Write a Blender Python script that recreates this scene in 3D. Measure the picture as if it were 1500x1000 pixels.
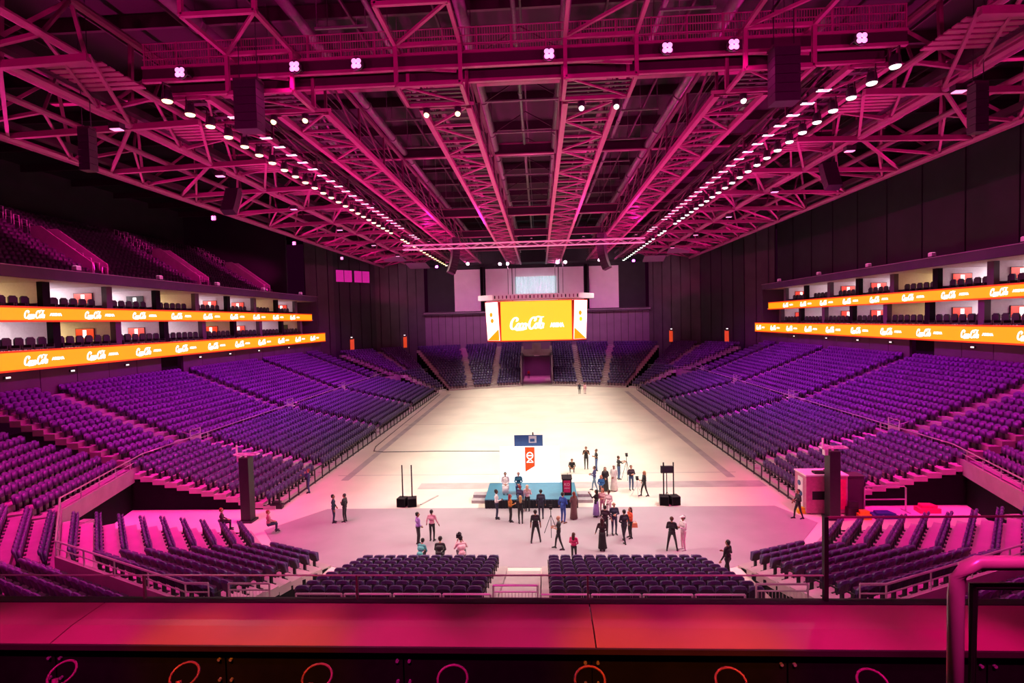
import bpy, math, random
import numpy as np
from mathutils import Vector, Matrix
random.seed(7); rng = np.random.RandomState(7)
for o in list(bpy.data.objects): bpy.data.objects.remove(o)
scene = bpy.context.scene
col = scene.collection
R = math.radians
# ------------------------------------------------------------------ camera
cam_d = bpy.data.cameras.new('camera'); cam = bpy.data.objects.new('camera', cam_d); col.objects.link(cam)
cam_d.sensor_width = 36; cam_d.lens = 780 / 1500 * 36; cam_d.clip_end = 400; cam_d.clip_start = 0.05
a_, b_, c_ = R(2.988), R(2.2036), R(1.4)
fw = Vector((-math.sin(a_) * math.cos(b_), math.cos(a_) * math.cos(b_), -math.sin(b_)))
r0 = Vector((math.cos(a_), math.sin(a_), 0)); u0 = r0.cross(fw)
rr = r0 * math.cos(c_) - u0 * math.sin(c_); uu = u0 * math.cos(c_) + r0 * math.sin(c_)
mw = Matrix((rr, uu, -fw)).transposed().to_4x4(); mw.translation = Vector((0.7, 0, 12))
cam.matrix_world = mw
scene.camera = cam
# ------------------------------------------------------------------ world, exposure
w = bpy.data.worlds.new('world'); scene.world = w; w.use_nodes = True
w.node_tree.nodes['Background'].inputs[0].default_value = (0.55, 0.02, 0.32, 1)
w.node_tree.nodes['Background'].inputs[1].default_value = 0.02
vs = scene.view_settings
vs.view_transform = 'Standard'; vs.look = 'None'; vs.gamma = 1; vs.exposure = 0.0; vs.use_curve_mapping = False
LAMP_W, WASH_W, UP_W, PAR_W = 3700, 20000, 22000, 42000         # house lamp, magenta stand wash, magenta ledge uplight, added parapet uplight
CAN_W = 7000  # added canopy wash lights that brighten the trusses
MAG = (1.0, 0.01, 0.36); PUR = (0.72, 0.012, 0.85)

# ------------------------------------------------------------------ helpers
class MB:
    def __init__(s): s.v = []; s.f = []; s.m = []; s.cur = 0
    def add(s, vs_, fs):
        n = len(s.v); s.v += [tuple(p) for p in vs_]
        for f in fs: s.f.append(tuple(i + n for i in f)); s.m.append(s.cur)
    def box(s, x0, y0, z0, x1, y1, z1):
        s.add([(x0,y0,z0),(x1,y0,z0),(x1,y1,z0),(x0,y1,z0),(x0,y0,z1),(x1,y0,z1),(x1,y1,z1),(x0,y1,z1)],
              [(3,2,1,0),(4,5,6,7),(0,1,5,4),(1,2,6,5),(2,3,7,6),(3,0,4,7)]); return s
    def bar(s, p, q, w_, h_=None):
        h_ = h_ or w_; p = Vector(p); q = Vector(q); d = (q - p).normalized()
        up = Vector((0,0,1)) if abs(d.z) < .95 else Vector((0,1,0))
        a = d.cross(up).normalized() * w_/2; b = a.cross(d).normalized() * h_/2
        s.add([p-a-b,p+a-b,p+a+b,p-a+b,q-a-b,q+a-b,q+a+b,q-a+b],[(0,1,2,3),(7,6,5,4),(1,0,4,5),(2,1,5,6),(3,2,6,7),(0,3,7,4)]); return s
    def tube(s, p, q, r, n=8, r2=None):
        p = Vector(p); q = Vector(q); d = (q - p).normalized(); r2 = r if r2 is None else r2
        up = Vector((0,0,1)) if abs(d.z) < .95 else Vector((0,1,0))
        a = d.cross(up).normalized(); b = a.cross(d)
        vs_ = []
        for c, rad in ((p, r), (q, r2)):
            for i in range(n):
                t = 2*math.pi*i/n; vs_.append(c + a*math.cos(t)*rad + b*math.sin(t)*rad)
        s.add(vs_, [(i, (i+1) % n, n+(i+1) % n, n+i) for i in range(n)] + [tuple(range(n))[::-1], tuple(range(n, 2*n))]); return s
    def path(s, pts, r, n=8, closed=False):
        pts = [Vector(p) for p in pts]; m = len(pts); vs_ = []
        for k, p in enumerate(pts):
            if closed: d = pts[(k+1) % m] - pts[k-1]
            else: d = pts[min(k+1, m-1)] - pts[max(k-1, 0)]
            d.normalize(); up = Vector((0,0,1)) if abs(d.z) < .9 else Vector((0,1,0))
            a = d.cross(up).normalized(); b = a.cross(d)
            for i in range(n):
                t = 2*math.pi*i/n; vs_.append(p + a*math.cos(t)*r + b*math.sin(t)*r)
        fs = []
        for k in range(m if closed else m-1):
            k2 = (k+1) % m
            for i in range(n): fs.append((k*n+i, k*n+(i+1) % n, k2*n+(i+1) % n, k2*n+i))
        if not closed: fs += [tuple(range(n))[::-1], tuple(range((m-1)*n, m*n))]
        s.add(vs_, fs); return s
    def lathe(s, prof, c=(0,0,0), n=16):
        vs_ = []
        for r_, z in prof:
            for i in range(n):
                t = 2*math.pi*i/n; vs_.append((c[0]+r_*math.cos(t), c[1]+r_*math.sin(t), c[2]+z))
        fs = []
        for k in range(len(prof)-1):
            for i in range(n): fs.append((k*n+i, k*n+(i+1) % n, (k+1)*n+(i+1) % n, (k+1)*n+i))
        fs += [tuple(range(n))[::-1], tuple(range((len(prof)-1)*n, len(prof)*n))]
        s.add(vs_, fs); return s
    def prism(s, poly, d):
        n = len(poly); d = Vector(d); P = [Vector(p) for p in poly]
        s.add(P + [p + d for p in P], [tuple(range(n))[::-1], tuple(range(n, 2*n))] + [(i, (i+1) % n, n+(i+1) % n, n+i) for i in range(n)]); return s
    def ball(s, c, r, n=10, m=6):
        rx, ry, rz = (r, r, r) if not hasattr(r, '__len__') else r
        vs_ = [(c[0], c[1], c[2]-rz)]
        for k in range(1, m):
            t = -math.pi/2 + math.pi*k/m
            for i in range(n):
                p = 2*math.pi*i/n; vs_.append((c[0]+rx*math.cos(t)*math.cos(p), c[1]+ry*math.cos(t)*math.sin(p), c[2]+rz*math.sin(t)))
        vs_.append((c[0], c[1], c[2]+rz)); L = len(vs_)-1
        fs = [(0, 1+(i+1) % n, 1+i) for i in range(n)]
        for k in range(m-2):
            for i in range(n): fs.append((1+k*n+i, 1+k*n+(i+1) % n, 1+(k+1)*n+(i+1) % n, 1+(k+1)*n+i))
        fs += [(1+(m-2)*n+i, 1+(m-2)*n+(i+1) % n, L) for i in range(n)]
        s.add(vs_, fs); return s
    def mesh(s, name, mats, smooth=False):
        me = bpy.data.meshes.new(name); me.from_pydata(s.v, [], s.f)
        for m_ in (mats if isinstance(mats, (list, tuple)) else [mats]): me.materials.append(m_)
        if isinstance(mats, (list, tuple)) and len(mats) > 1: me.polygons.foreach_set('material_index', s.m)
        if smooth: me.polygons.foreach_set('use_smooth', [True]*len(me.polygons))
        me.update(); return me
    def build(s, name, mats, parent=None, loc=None, rotz=0, smooth=False):
        return link(name, s.mesh(name, mats, smooth), parent, loc, rotz)
def link(name, me, parent=None, loc=None, rotz=0):
    o = bpy.data.objects.new(name, me); col.objects.link(o)
    if parent is not None: o.parent = parent
    if loc is not None: o.location = loc
    if rotz: o.rotation_euler = (0, 0, rotz)
    return o
def tag(o, label, cat, group=None):
    o['label'] = label; o['category'] = cat
    if group: o['group'] = group
    return o
def thing(name, label, cat, loc=(0,0,0), rotz=0, group=None):
    o = bpy.data.objects.new(name, None); col.objects.link(o); o.empty_display_size = .2
    o.location = loc; o.rotation_euler = (0, 0, rotz); return tag(o, label, cat, group)
def struct(o): o['kind'] = 'structure'; return o
def stuff(o): o['kind'] = 'stuff'; return o
def sroot(name, loc=(0,0,0), rotz=0):
    o = bpy.data.objects.new(name, None); col.objects.link(o); o.location = loc; o.rotation_euler = (0,0,rotz); return struct(o)
def copy_tree(o, parent=None):
    c = o.copy(); col.objects.link(c)
    if parent is not None: c.parent = parent
    for ch in o.children: copy_tree(ch, c)
    return c
def M(name, c, rough=.6, metal=0, emit=None, es=1, var=.12, scale=6, spec=.5, bump=0, wave=None, alpha=None, trans=0):
    m = bpy.data.materials.new(name); m.use_nodes = True; nt = m.node_tree; b = nt.nodes['Principled BSDF']
    b.inputs['Roughness'].default_value = rough; b.inputs['Metallic'].default_value = metal
    b.inputs['Specular IOR Level'].default_value = spec
    tc = nt.nodes.new('ShaderNodeTexCoord'); nz = nt.nodes.new('ShaderNodeTexNoise'); nz.inputs['Scale'].default_value = scale
    nz.inputs['Detail'].default_value = 4
    nt.links.new(tc.outputs['Object'], nz.inputs['Vector'])
    rp = nt.nodes.new('ShaderNodeValToRGB'); nt.links.new(nz.outputs['Fac'], rp.inputs['Fac'])
    rp.color_ramp.elements[0].position = .3; rp.color_ramp.elements[1].position = .7
    rp.color_ramp.elements[0].color = tuple(max(0, x*(1-var)) for x in c) + (1,)
    rp.color_ramp.elements[1].color = tuple(min(1, x*(1+var)) for x in c) + (1,)
    nt.links.new(rp.outputs['Color'], b.inputs['Base Color'])
    if bump:
        bp = nt.nodes.new('ShaderNodeBump'); bp.inputs['Strength'].default_value = bump
        nt.links.new(nz.outputs['Fac'], bp.inputs['Height']); nt.links.new(bp.outputs['Normal'], b.inputs['Normal'])
    if emit:
        b.inputs['Emission Color'].default_value = tuple(emit) + (1,); b.inputs['Emission Strength'].default_value = es
    if trans:
        b.inputs['Transmission Weight'].default_value = trans
    if alpha is not None: b.inputs['Alpha'].default_value = alpha
    return m
def spot(name, loc, to, watts, color, size=70, blend=.6, rad=.15, parent=None):
    l = bpy.data.lights.new(name, 'SPOT'); l.energy = watts; l.color = color; l.spot_size = R(size); l.spot_blend = blend; l.shadow_soft_size = rad
    o = bpy.data.objects.new(name, l); col.objects.link(o); o.location = loc
    o.rotation_euler = (Vector(to) - Vector(loc)).to_track_quat('-Z', 'Y').to_euler()
    if parent is not None:
        o.parent = parent; o.matrix_parent_inverse = Matrix.Translation(-Vector(parent.location)) if not parent.rotation_euler.z else parent.matrix_basis.inverted()
    return o
# ------------------------------------------------------------------ materials
m_conc = M('pale_concrete', (.80,.73,.62), .55, var=.08, scale=.25, spec=.3)
m_deck = M('grey_deck_board', (.40,.35,.38), .5, var=.07, scale=.5)
m_strip = M('worn_floor_strip', (.50,.45,.44), .6, var=.15, scale=.8)
m_line = M('floor_tape', (.22,.2,.2), .7)
m_tread = M('step_tread', (.45,.40,.38), .55, var=.1, scale=1.2)
m_ptread = M('tier_concrete', (.30,.22,.25), .6, var=.12, scale=1.2)
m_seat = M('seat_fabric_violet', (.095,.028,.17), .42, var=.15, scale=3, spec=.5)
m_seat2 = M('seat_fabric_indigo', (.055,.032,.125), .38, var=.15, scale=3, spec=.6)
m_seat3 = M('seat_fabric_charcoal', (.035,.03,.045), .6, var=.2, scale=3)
m_pan = M('seat_shell', (.02,.018,.035), .45, var=.2)
m_black = M('black_paint', (.012,.012,.014), .5, var=.2)
m_blackm = M('black_matte', (.006,.006,.007), .85, var=.2, spec=.1)
m_steel = M('magenta_tinted_steel', (.26,.045,.145), .45, metal=.1, var=.08, scale=2)  # magenta light on the trusses is put into this base colour
m_steel_shaded = M('shaded_steel', (.11,.028,.065), .5, metal=.1, var=.1, scale=2)  # darker copy of the truss steel, shade of the webs put into its colour
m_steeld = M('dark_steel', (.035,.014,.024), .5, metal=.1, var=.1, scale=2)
m_rail = M('brushed_rail', (.55,.52,.53), .3, metal=.6, var=.05)
m_roof = M('roof_deck', (.007,.005,.005), .8, var=.3, scale=.6)
m_wall = M('acoustic_wall', (.055,.04,.05), .75, var=.2, scale=.4)
m_walld = M('dark_acoustic_wall', (.016,.016,.02), .7, var=.25, scale=.4)
m_wallp = M('ribbed_wall', (.16,.10,.16), .6, var=.12, scale=.4)
m_white = M('white_panel', (.8,.76,.76), .5, var=.04, scale=.5)
m_suite = M('suite_wall', (.55,.5,.52), .6, var=.05)
m_suitew = M('suite_wood', (.5,.3,.09), .5, var=.15)
m_glass = M('clear_glass', (.9,.9,.92), .02, trans=1, var=.01); m_glass.node_tree.nodes['Principled BSDF'].inputs['IOR'].default_value = 1.02
m_ledge = M('polished_ledge', (.45,.16,.2), .4, metal=.3, var=.05, scale=1.5)
m_amber = M('amber_screen', (.1,.04,0), .4, emit=(1,.40,.006), es=1.05, var=.02)
m_ambr2 = M('yellow_screen', (.1,.07,0), .4, emit=(1,.70,.03), es=.98, var=.02)
m_redglow = M('red_screen_edge', (.1,0,0), .4, emit=(1,.035,.004), es=1.1, var=.02)
m_lwhite = M('lit_white', (.8,.8,.8), .4, emit=(1,.97,.92), es=1.3, var=.02)
m_tv = M('red_television_screen', (.1,.01,0), .3, emit=(.85,.03,.008), es=.9, var=.02)
m_cove = M('cove_light', (.8,.8,.8), .4, emit=(1,.86,.9), es=26, var=.02)
m_covew = M('warm_cove_light', (.8,.8,.6), .4, emit=(1,.8,.35), es=18, var=.02)
m_lampw = M('lamp_lens_warm', (.9,.9,.8), .3, emit=(1,.84,.32), es=2.6, var=.01)
m_lampg = M('lamp_lens_cool', (.9,.9,.9), .3, emit=(.72,1,.78), es=2.3, var=.01)
m_lampp = M('lamp_lens_pink', (.9,.8,.9), .3, emit=(1,.32,.62), es=1.5, var=.01)
m_lampb = M('led_bar_lens', (.9,.8,.9), .3, emit=(1,.85,.95), es=1.3, var=.01)
m_exit = M('orange_door_panel', (.5,.08,.02), .5, emit=(1,.09,.02), es=.5)
m_stageb = M('stage_top_blue', (.05,.22,.32), .45, var=.08)
m_skirt = M('stage_skirt', (.012,.013,.02), .8)
m_red = M('banner_red', (.75,.07,.01), .5, var=.05)
m_navy = M('navy_board', (.02,.07,.22), .45)
m_pink = M('podium_pink', (.75,.02,.16), .5)
m_plywood = M('grey_step_box', (.42,.4,.42), .6)
m_yel = M('yellow_plastic', (.8,.6,.02), .5)
m_purg = M('pipe_grey', (.17,.15,.16), .45, metal=.3)
m_cable = M('black_cable', (.02,.02,.02), .6)
# ------------------------------------------------------------------ room shell
FL = MB().box(-62, -8, -.4, 62, 122, 0).build('floor', m_conc); struct(FL)
dk = MB().prism([(-13.4,33.7,.002),(15.2,33.8,.002),(16.4,31,.002),(13.2,27,.002),(9.6,25.45,.002),(-9.6,25.45,.002),(-13.3,27,.002),(-15.8,30.2,.002)][::-1], (0,0,.02))
dk.build('deck_covering', m_deck, FL)
for x0, y0, x1, y1 in ((-8.4,37.7,16.4,39.1),(-14.9,40,-14.3,88),(14.4,40,15.0,88)):
    MB().box(x0,y0,.001,x1,y1,.008).build('worn_strip', m_strip, FL)
for p, q in (((-15.6,62,.006),(15.5,62,.006)),((-15.6,41.3,.006),(15.5,41.3,.006)),((-14,84,.006),(14,84,.006))):
    MB().bar(p, q, .07, .008).build('seam_line', m_strip, FL)
cb = MB().path([(-16.2,88,.02),(-15.9,70,.02),(-15.7,56,.02),(-15.6,51,.02),(-15.2,49.2,.02),(-14.2,48.8,.02),(-9,48.9,.02),(-2.5,48.6,.02),(-2.2,39,.02)], .035, 6).build('floor_cable', m_cable)
tag(cb, 'long black cable curving along the pale floor to the white backdrop', 'cable')
CE = MB().box(-62, -8, 31, 62, 122, 31.4).build('ceiling', m_roof); struct(CE)
for k in range(16):                                             # roof beams under the deck
    y = 12 + 6.6*k; MB().box(-60, y-.12, 30.2, 60, y+.12, 31).build('roof_beam', m_steeld, CE)
for k in range(19):
    x = -45 + 5*k; MB().box(x-.06, -6, 30.0, x+.06, 118, 30.2).build('roof_purlin', m_steeld, CE)

SEATS = []       # (x, y, z, heading, kind)
def stand(name, label, O, a, rows, pitch, rise, z0, xa, xb, da=0, db=0, aisles=(), kind=0, sp=.55, tread=None, clad=True, aw=1.25):
    t = thing(name, label, 'seating stand', (O[0], O[1], 0), -R(a)); sa, ca = math.sin(R(a)), math.cos(R(a))
    tread = tread or m_tread
    for i in range(rows):
        x0, x1 = xa - da*i, xb + db*i; z = z0 + i*rise
        MB().box(x0, -(i+1)*pitch, max(.0, z-rise-.12), x1, -i*pitch, z).build('step', tread, t)
        for ax, sl in aisles:
            c = ax + sl*i
            MB().box(c-aw/2, -i*pitch-.36, z, c+aw/2, -i*pitch+.0, z+rise*.5).build('aisle_step', tread, t)
        n = int((x1-x0-.2)/sp); off = (x1-x0-n*sp)/2
        for k in range(n):
            x = x0 + off + (k+.5)*sp
            if any(abs(x - (ax+sl*i)) < aw/2 + .2 for ax, sl in aisles): continue
            y = -i*pitch - pitch*.66
            SEATS.append((O[0] + x*ca + y*sa, O[1] - x*sa + y*ca, z, a, kind))
    if clad:
        zt = z0 + (rows-1)*rise; D = rows*pitch
        for xs0, xs1 in ((xa, xa-da*(rows-1)), (xb, xb+db*(rows-1))):
            e = .05 if xs0 == xa else -.05
            MB().prism([(xs0+e, -.05, 0), (xs1+e, -D+.05, 0), (xs1+e, -D+.05, max(.02, zt-rise-.14)), (xs0+e, -.05, max(.02, z0-.1))], (e*.8, 0, 0)).build('side_cladding', m_blackm, t)
        MB().box(xa-da*(rows-1)+.1, -D+.02, 0, xb+db*(rows-1)-.1, -D+.1, zt-.2).build('back_cladding', m_blackm, t)
    return t
# near end, nine rows, centre blocks and corners
NP, NR = .86, .25
stand('end_stand', 'straight purple end stand facing the stage, block beside bare concrete aisle towards red cable side', (0,25.35), 0, 9, NP, NR, .12, -8.35, -1.1, kind=1)['label'] = 'straight end block of purple seats behind the kneeling cameraman'
stand('end_stand', 'straight end block of purple seats behind the woman in pink top', (0,25.35), 0, 9, NP, NR, .12, .55, 8.3, kind=1)
MB().box(-1.1, 17.6, 0, .55, 24.6, .1).build('aisle_floor', m_tread, FL)
for i in range(14):
    MB().box(-1.05, 24.6-.5*(i+1), .0, .5, 24.6-.5*i, .1+.145*(i+1)).build('aisle_step', m_tread, FL)
for s in (-1, 1):
    side = 'speaker pair without a monitor' if s < 0 else 'equipment cabinet'
    def xr(a0, b0, da, db): return (a0, b0, da, db) if s < 0 else (-b0, -a0, db, da)
    x0,x1,da,db = xr(-3.7, 0, .24, .30)
    stand('corner_stand', 'angled corner block of purple seats fanning towards the ' + side, (s*9.9,25.5), -s*23.5, 9, NP, NR, .12, x0, x1, da, db, kind=1)
    x0,x1,da,db = xr(-3.9, -.2, .15, .22)
    stand('corner_stand', 'steeply turned corner block with wide pale treads beside the ' + ('dark post' if s < 0 else 'dark post and equipment cabinet'), (s*13.9,27.0), -s*49, 10, .9, NR, .1, x0, x1, da, db, kind=1)
    # long side: retractable lower stand and fixed upper tier
    A = [(y-33.7, 0) for y in (42.0, 57.5, 73.0)]
    if s < 0: rng_l = [(-ax, 0) for ax, _ in A]; st = (-55.8, 0)
    else: rng_l = A; st = (0, 55.8)
    word = 'under the dark balcony' if s < 0 else 'under the black curtain wall'
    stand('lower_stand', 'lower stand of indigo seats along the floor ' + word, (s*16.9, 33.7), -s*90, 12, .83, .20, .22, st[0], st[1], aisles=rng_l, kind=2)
    A2 = [(y-35.2, 0) for y in (40.8, 57.0, 73.0, 87.5)]; st2 = (-57.8, 0) if s < 0 else (0, 57.8)
    stand('upper_tier', 'upper tier of violet seats below amber ribbon screens ' + word, (s*27.5, 35.2), -s*90, 14, .82, .325, 2.6, st2[0], st2[1], aisles=[(-x if s < 0 else x, 0) for x, _ in A2], kind=0, tread=m_ptread, clad=False)
    for nm, O, a, x0_, x1_, da_, db_, lab in (('c', (24.5,26.0), 73, -9.4, 0, .02, .1, 'bending tier of violet seats next to the long side tier'), ('b', (19.5,20.6), 48, -7.4, 0, .2, .2, 'tier of violet seats behind the pink corner railing'), ('a', (11.4,17.0), 23.6, -8.7, 0, .2, .0, 'dark tier of seats just below the glass balustrade')):
        x0,x1,da,db = xr(x0_, x1_, da_, db_)
        stand('corner_tier', lab + ' ' + ('under the dark balcony' if s < 0 else 'behind the bent tube handrail'), (s*(O[0]+.5*math.sin(R(a))), O[1]-.5*math.cos(R(a))), -s*a, 11 if nm != 'c' else 13, .88, .325, 2.45, x0, x1, da, db, kind=0, tread=m_ptread, clad=False)
    # far end
    x0,x1 = (0, 13.6) if s < 0 else (-13.6, 0)
    stand('far_stand', 'far stand of seats beside the tunnel ' + word, (s*2.75, 97.4), s*(-180+21) if s > 0 else 159, 18, .82, .37, .3, x0, x1, .315 if s < 0 else .2, .2 if s < 0 else .315, aisles=[((5.0 if s < 0 else -5.0), (-.30 if s < 0 else .30)), ((9.6 if s < 0 else -9.6), (-.12 if s < 0 else .12))], kind=2, aw=.9)
    x0,x1,da,db = (0, 2.2, .03, .36) if s < 0 else (-2.2, 0, .36, .03)
    stand('far_corner_stand', 'far corner block of seats fanning out low ' + word, (s*15.9, 92.6), s*-(180-52), 8, .84, .37, .3, x0, x1, da, db, kind=2)
    x0,x1,da,db = (-6.6, 0, .24, .42) if s < 0 else (0, 6.6, .42, .24)
    stand('far_corner_tier', 'violet far corner tier beneath the ribbed wall ' + word, (s*24.5, 93.3), s*-(180-52), 13, .84, .325, 2.6, x0, x1, da, db, aisles=[((-3.0 if s < 0 else 3.0), 0)], kind=0, tread=m_ptread, clad=False, aw=1.0)
    # parapet + rail along the front of the upper tier
    P = [(-10.6,17.0),(-11.4,17.0),(-19.3,20.5),(-24.2,25.9),(-26.95,35.2),(-26.95,91.2),(-24.4,93.3),(-20.4,98.4)]
    P = [(-s*x if s > 0 else x, y) for x, y in P]
    t = thing('tier_parapet', 'pink lit parapet with tube railing along the upper tier ' + word, 'railing', (P[0][0], P[0][1], 0))
    def L(p, z): return (p[0]-P[0][0], p[1]-P[0][1], z)
    for p, q in zip(P[:-1], P[1:]):
        d = Vector((q[0]-p[0], q[1]-p[1])); ln = d.length
        MB().bar(L(p, 2.35), L(q, 2.35), .14, .95).build('parapet_wall', m_ptread, t)
        MB().tube(L(p, 3.45), L(q, 3.45), .04, 6).build('top_rail', m_rail, t)
        MB().tube(L(p, 3.15), L(q, 3.15), .025, 6).build('middle_rail', m_rail, t)
        n = max(1, int(ln/1.8))
        for k in range(n):
            c = (p[0]+d.x*k/n, p[1]+d.y*k/n)
            MB().tube(L(c, 2.8), L(c, 3.45), .03, 6).build('post', m_rail, t)
    for y in (40.8, 57.0, 73.0, 87.5):                         # gates at the aisle heads
        g = thing('aisle_gate', 'pink lit aisle gate panel on the parapet ' + word, 'gate', (s*26.9, y, 2.8), 0, 'aisle gates on the tier parapet')
        for dy in (-.62, .62): MB().tube((0,dy,0),(0,dy,1.25),.04,6).build('gate_post', m_rail, g)
        for z in (.35,.8,1.22): MB().tube((0,-.62,z),(0,.62,z),.03,6).build('gate_bar', m_rail, g)
        MB().box(-.015,-.58,.05,.015,.58,.62).build('gate_panel', m_ptread, g)
        for dy in (-.62,.62): MB().tube((0,dy,.9),(s*.7,dy,1.15),.03,6).build('gate_handrail', m_rail, g)
    # support columns below the near corner
    for x, y in ((23.6,26.6),):
        tag(MB().box(-.25,-.25,0,.25,.25,2.0).box(-.35,-.35,1.7,.35,.35,1.95).build('support_column', m_ptread, None, (s*x, y, 0)), 'short concrete column under the parapet ' + word, 'column', 'columns under the parapets')
    # black guard fence along the floor edge
    f = thing('floor_fence', 'low black guard fence along the arena floor ' + word, 'fence', (s*16.65, 33.8, 0))
    MB().box(-.04,0,.06,.04,55.4,.16).build('bottom_rail', m_black, f); MB().box(-.03,0,1.02,.03,55.4,1.09).build('top_rail', m_black, f)
    pm = MB().box(-.035,-.035,0,.035,.035,1.05).mesh('post', m_black); gm = MB().box(-.006,.05,.17,.006,1.32,1.0).mesh('guard_panel', m_glass)
    for k in range(41): link('post', pm, f, (0, k*1.385, 0))
    # under-tier dark wall closing the gap behind lower stand
    struct(MB().box(s*26.9 if s < 0 else 26.9-.0, 35.3, 0, s*26.9+s*.12 if s > 0 else -27.02, 93, 2.0).build('wall_under_tier_%s' % ('left' if s < 0 else 'right'), m_blackm))
    W = MB()
    for p, q in zip(P[1:4], P[2:5]): W.bar((p[0]+s*.25,p[1],1.0),(q[0]+s*.25,q[1],1.0),.1,2.0)
    struct(W.build('wall_corner_%s' % ('left' if s < 0 else 'right'), m_blackm))
# ------------------------------------------------------------------ side walls with suites
def text_mesh(body, size, mat, shear=0, bold=0, depth=.01):
    cu = bpy.data.curves.new('lettering', 'FONT'); cu.body = body; cu.size = size; cu.shear = shear; cu.offset = bold; cu.extrude = depth
    cu.align_x = 'CENTER'; cu.align_y = 'CENTER'; cu.resolution_u = 3
    o = bpy.data.objects.new('tmp', cu); col.objects.link(o); dg = bpy.context.evaluated_depsgraph_get()
    me = bpy.data.meshes.new_from_object(o.evaluated_get(dg)); bpy.data.objects.remove(o); bpy.data.curves.remove(cu)
    me.materials.clear(); me.materials.append(mat); return me
def script_logo(h, mat):
    """flowing two-word script wordmark drawn as slanted pen strokes, local x right, z up, height ~h"""
    S = []
    def arc(cx, cy, rx, ry, a0, a1, wd, n=14):
        S.append([(cx+rx*math.cos(R(a0+(a1-a0)*k/n)), cy+ry*math.sin(R(a0+(a1-a0)*k/n)), wd*(.7+.5*abs(math.cos(R(a0+(a1-a0)*k/n))))) for k in range(n+1)])
    def ln(*pts): S.append(list(pts))
    def C_(x):
        arc(x+.34, .48, .30, .50, 40, 325, .15); arc(x+.52, .80, .10, .14, -150, 150, .08, 8)
    def o_(x): arc(x+.17, .24, .15, .23, 0, 360, .12)
    def c_(x): arc(x+.17, .24, .15, .23, 50, 320, .12)
    def a_(x): o_(x); ln((x+.33,.46,.11),(x+.32,.1,.11),(x+.42,.02,.07))
    def l_(x): arc(x+.14, .55, .08, .42, -60, 250, .09); ln((x+.06,.4,.1),(x+.10,.05,.1),(x+.22,.04,.06))
    C_(0); o_(.60); c_(.93); a_(1.24); ln((1.62,.30,.1),(1.82,.34,.1)); C_(1.78); o_(2.38); l_(2.70); a_(2.90)
    ln((.45,0,.07),(.75,-.12,.1),(1.3,-.10,.08),(1.7,-.02,.04)); ln((2.2,.98,.04),(2.5,1.05,.1),(2.85,.98,.1),(3.1,1.02,.05))
    b = MB(); S = [[(x, y, wd*1.35) for x, y, wd in st] for st in S]
    for st in S:
        vs_ = []
        for k, (x, y, wd) in enumerate(st):
            d = Vector((st[min(k+1,len(st)-1)][0]-st[max(k-1,0)][0], st[min(k+1,len(st)-1)][1]-st[max(k-1,0)][1]))
            d = d.normalized() if d.length > 1e-6 else Vector((1,0)); n_ = Vector((-d.y, d.x))*wd/2
            for sg in (-1, 1):
                X_, Z_ = x+n_.x*sg, y+n_.y*sg
                for yy in (0, .02): vs_.append(((X_+.28*Z_-1.75)*h, yy, (Z_-.48)*h))
        fs = []
        for k in range(len(st)-1):
            i = k*4; fs += [(i,i+2,i+6,i+4),(i+1,i+5,i+7,i+3)]
        b.add(vs_, fs)
    return b.mesh('script_wordmark', mat)
me_logo = script_logo(.78, m_lwhite); me_arena = text_mesh('ARENA', .42, m_lwhite, 0, .035)
me_chair = MB()
me_chair.cur = 0; me_chair.box(-.28,-.26,.38,.28,.28,.5).box(-.28,-.34,.45,.28,-.24,1.05).box(-.34,-.3,.38,-.28,.25,.68).box(.28,-.3,.38,.34,.25,.68)
me_chair.add([(-.25,-.35,1.05),(.25,-.35,1.05),(.25,-.25,1.05),(-.25,-.25,1.05),(-.15,-.35,1.16),(.15,-.35,1.16),(.15,-.25,1.16),(-.15,-.25,1.16)],[(4,5,6,7),(0,1,5,4),(1,2,6,5),(2,3,7,6),(3,0,4,7)])
for x in (-.24,.24):
    for y in (-.24,.2): me_chair.box(x-.02,y-.02,0,x+.02,y+.02,.4)
me_chair = me_chair.mesh('lounge_chair', m_black)
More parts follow.
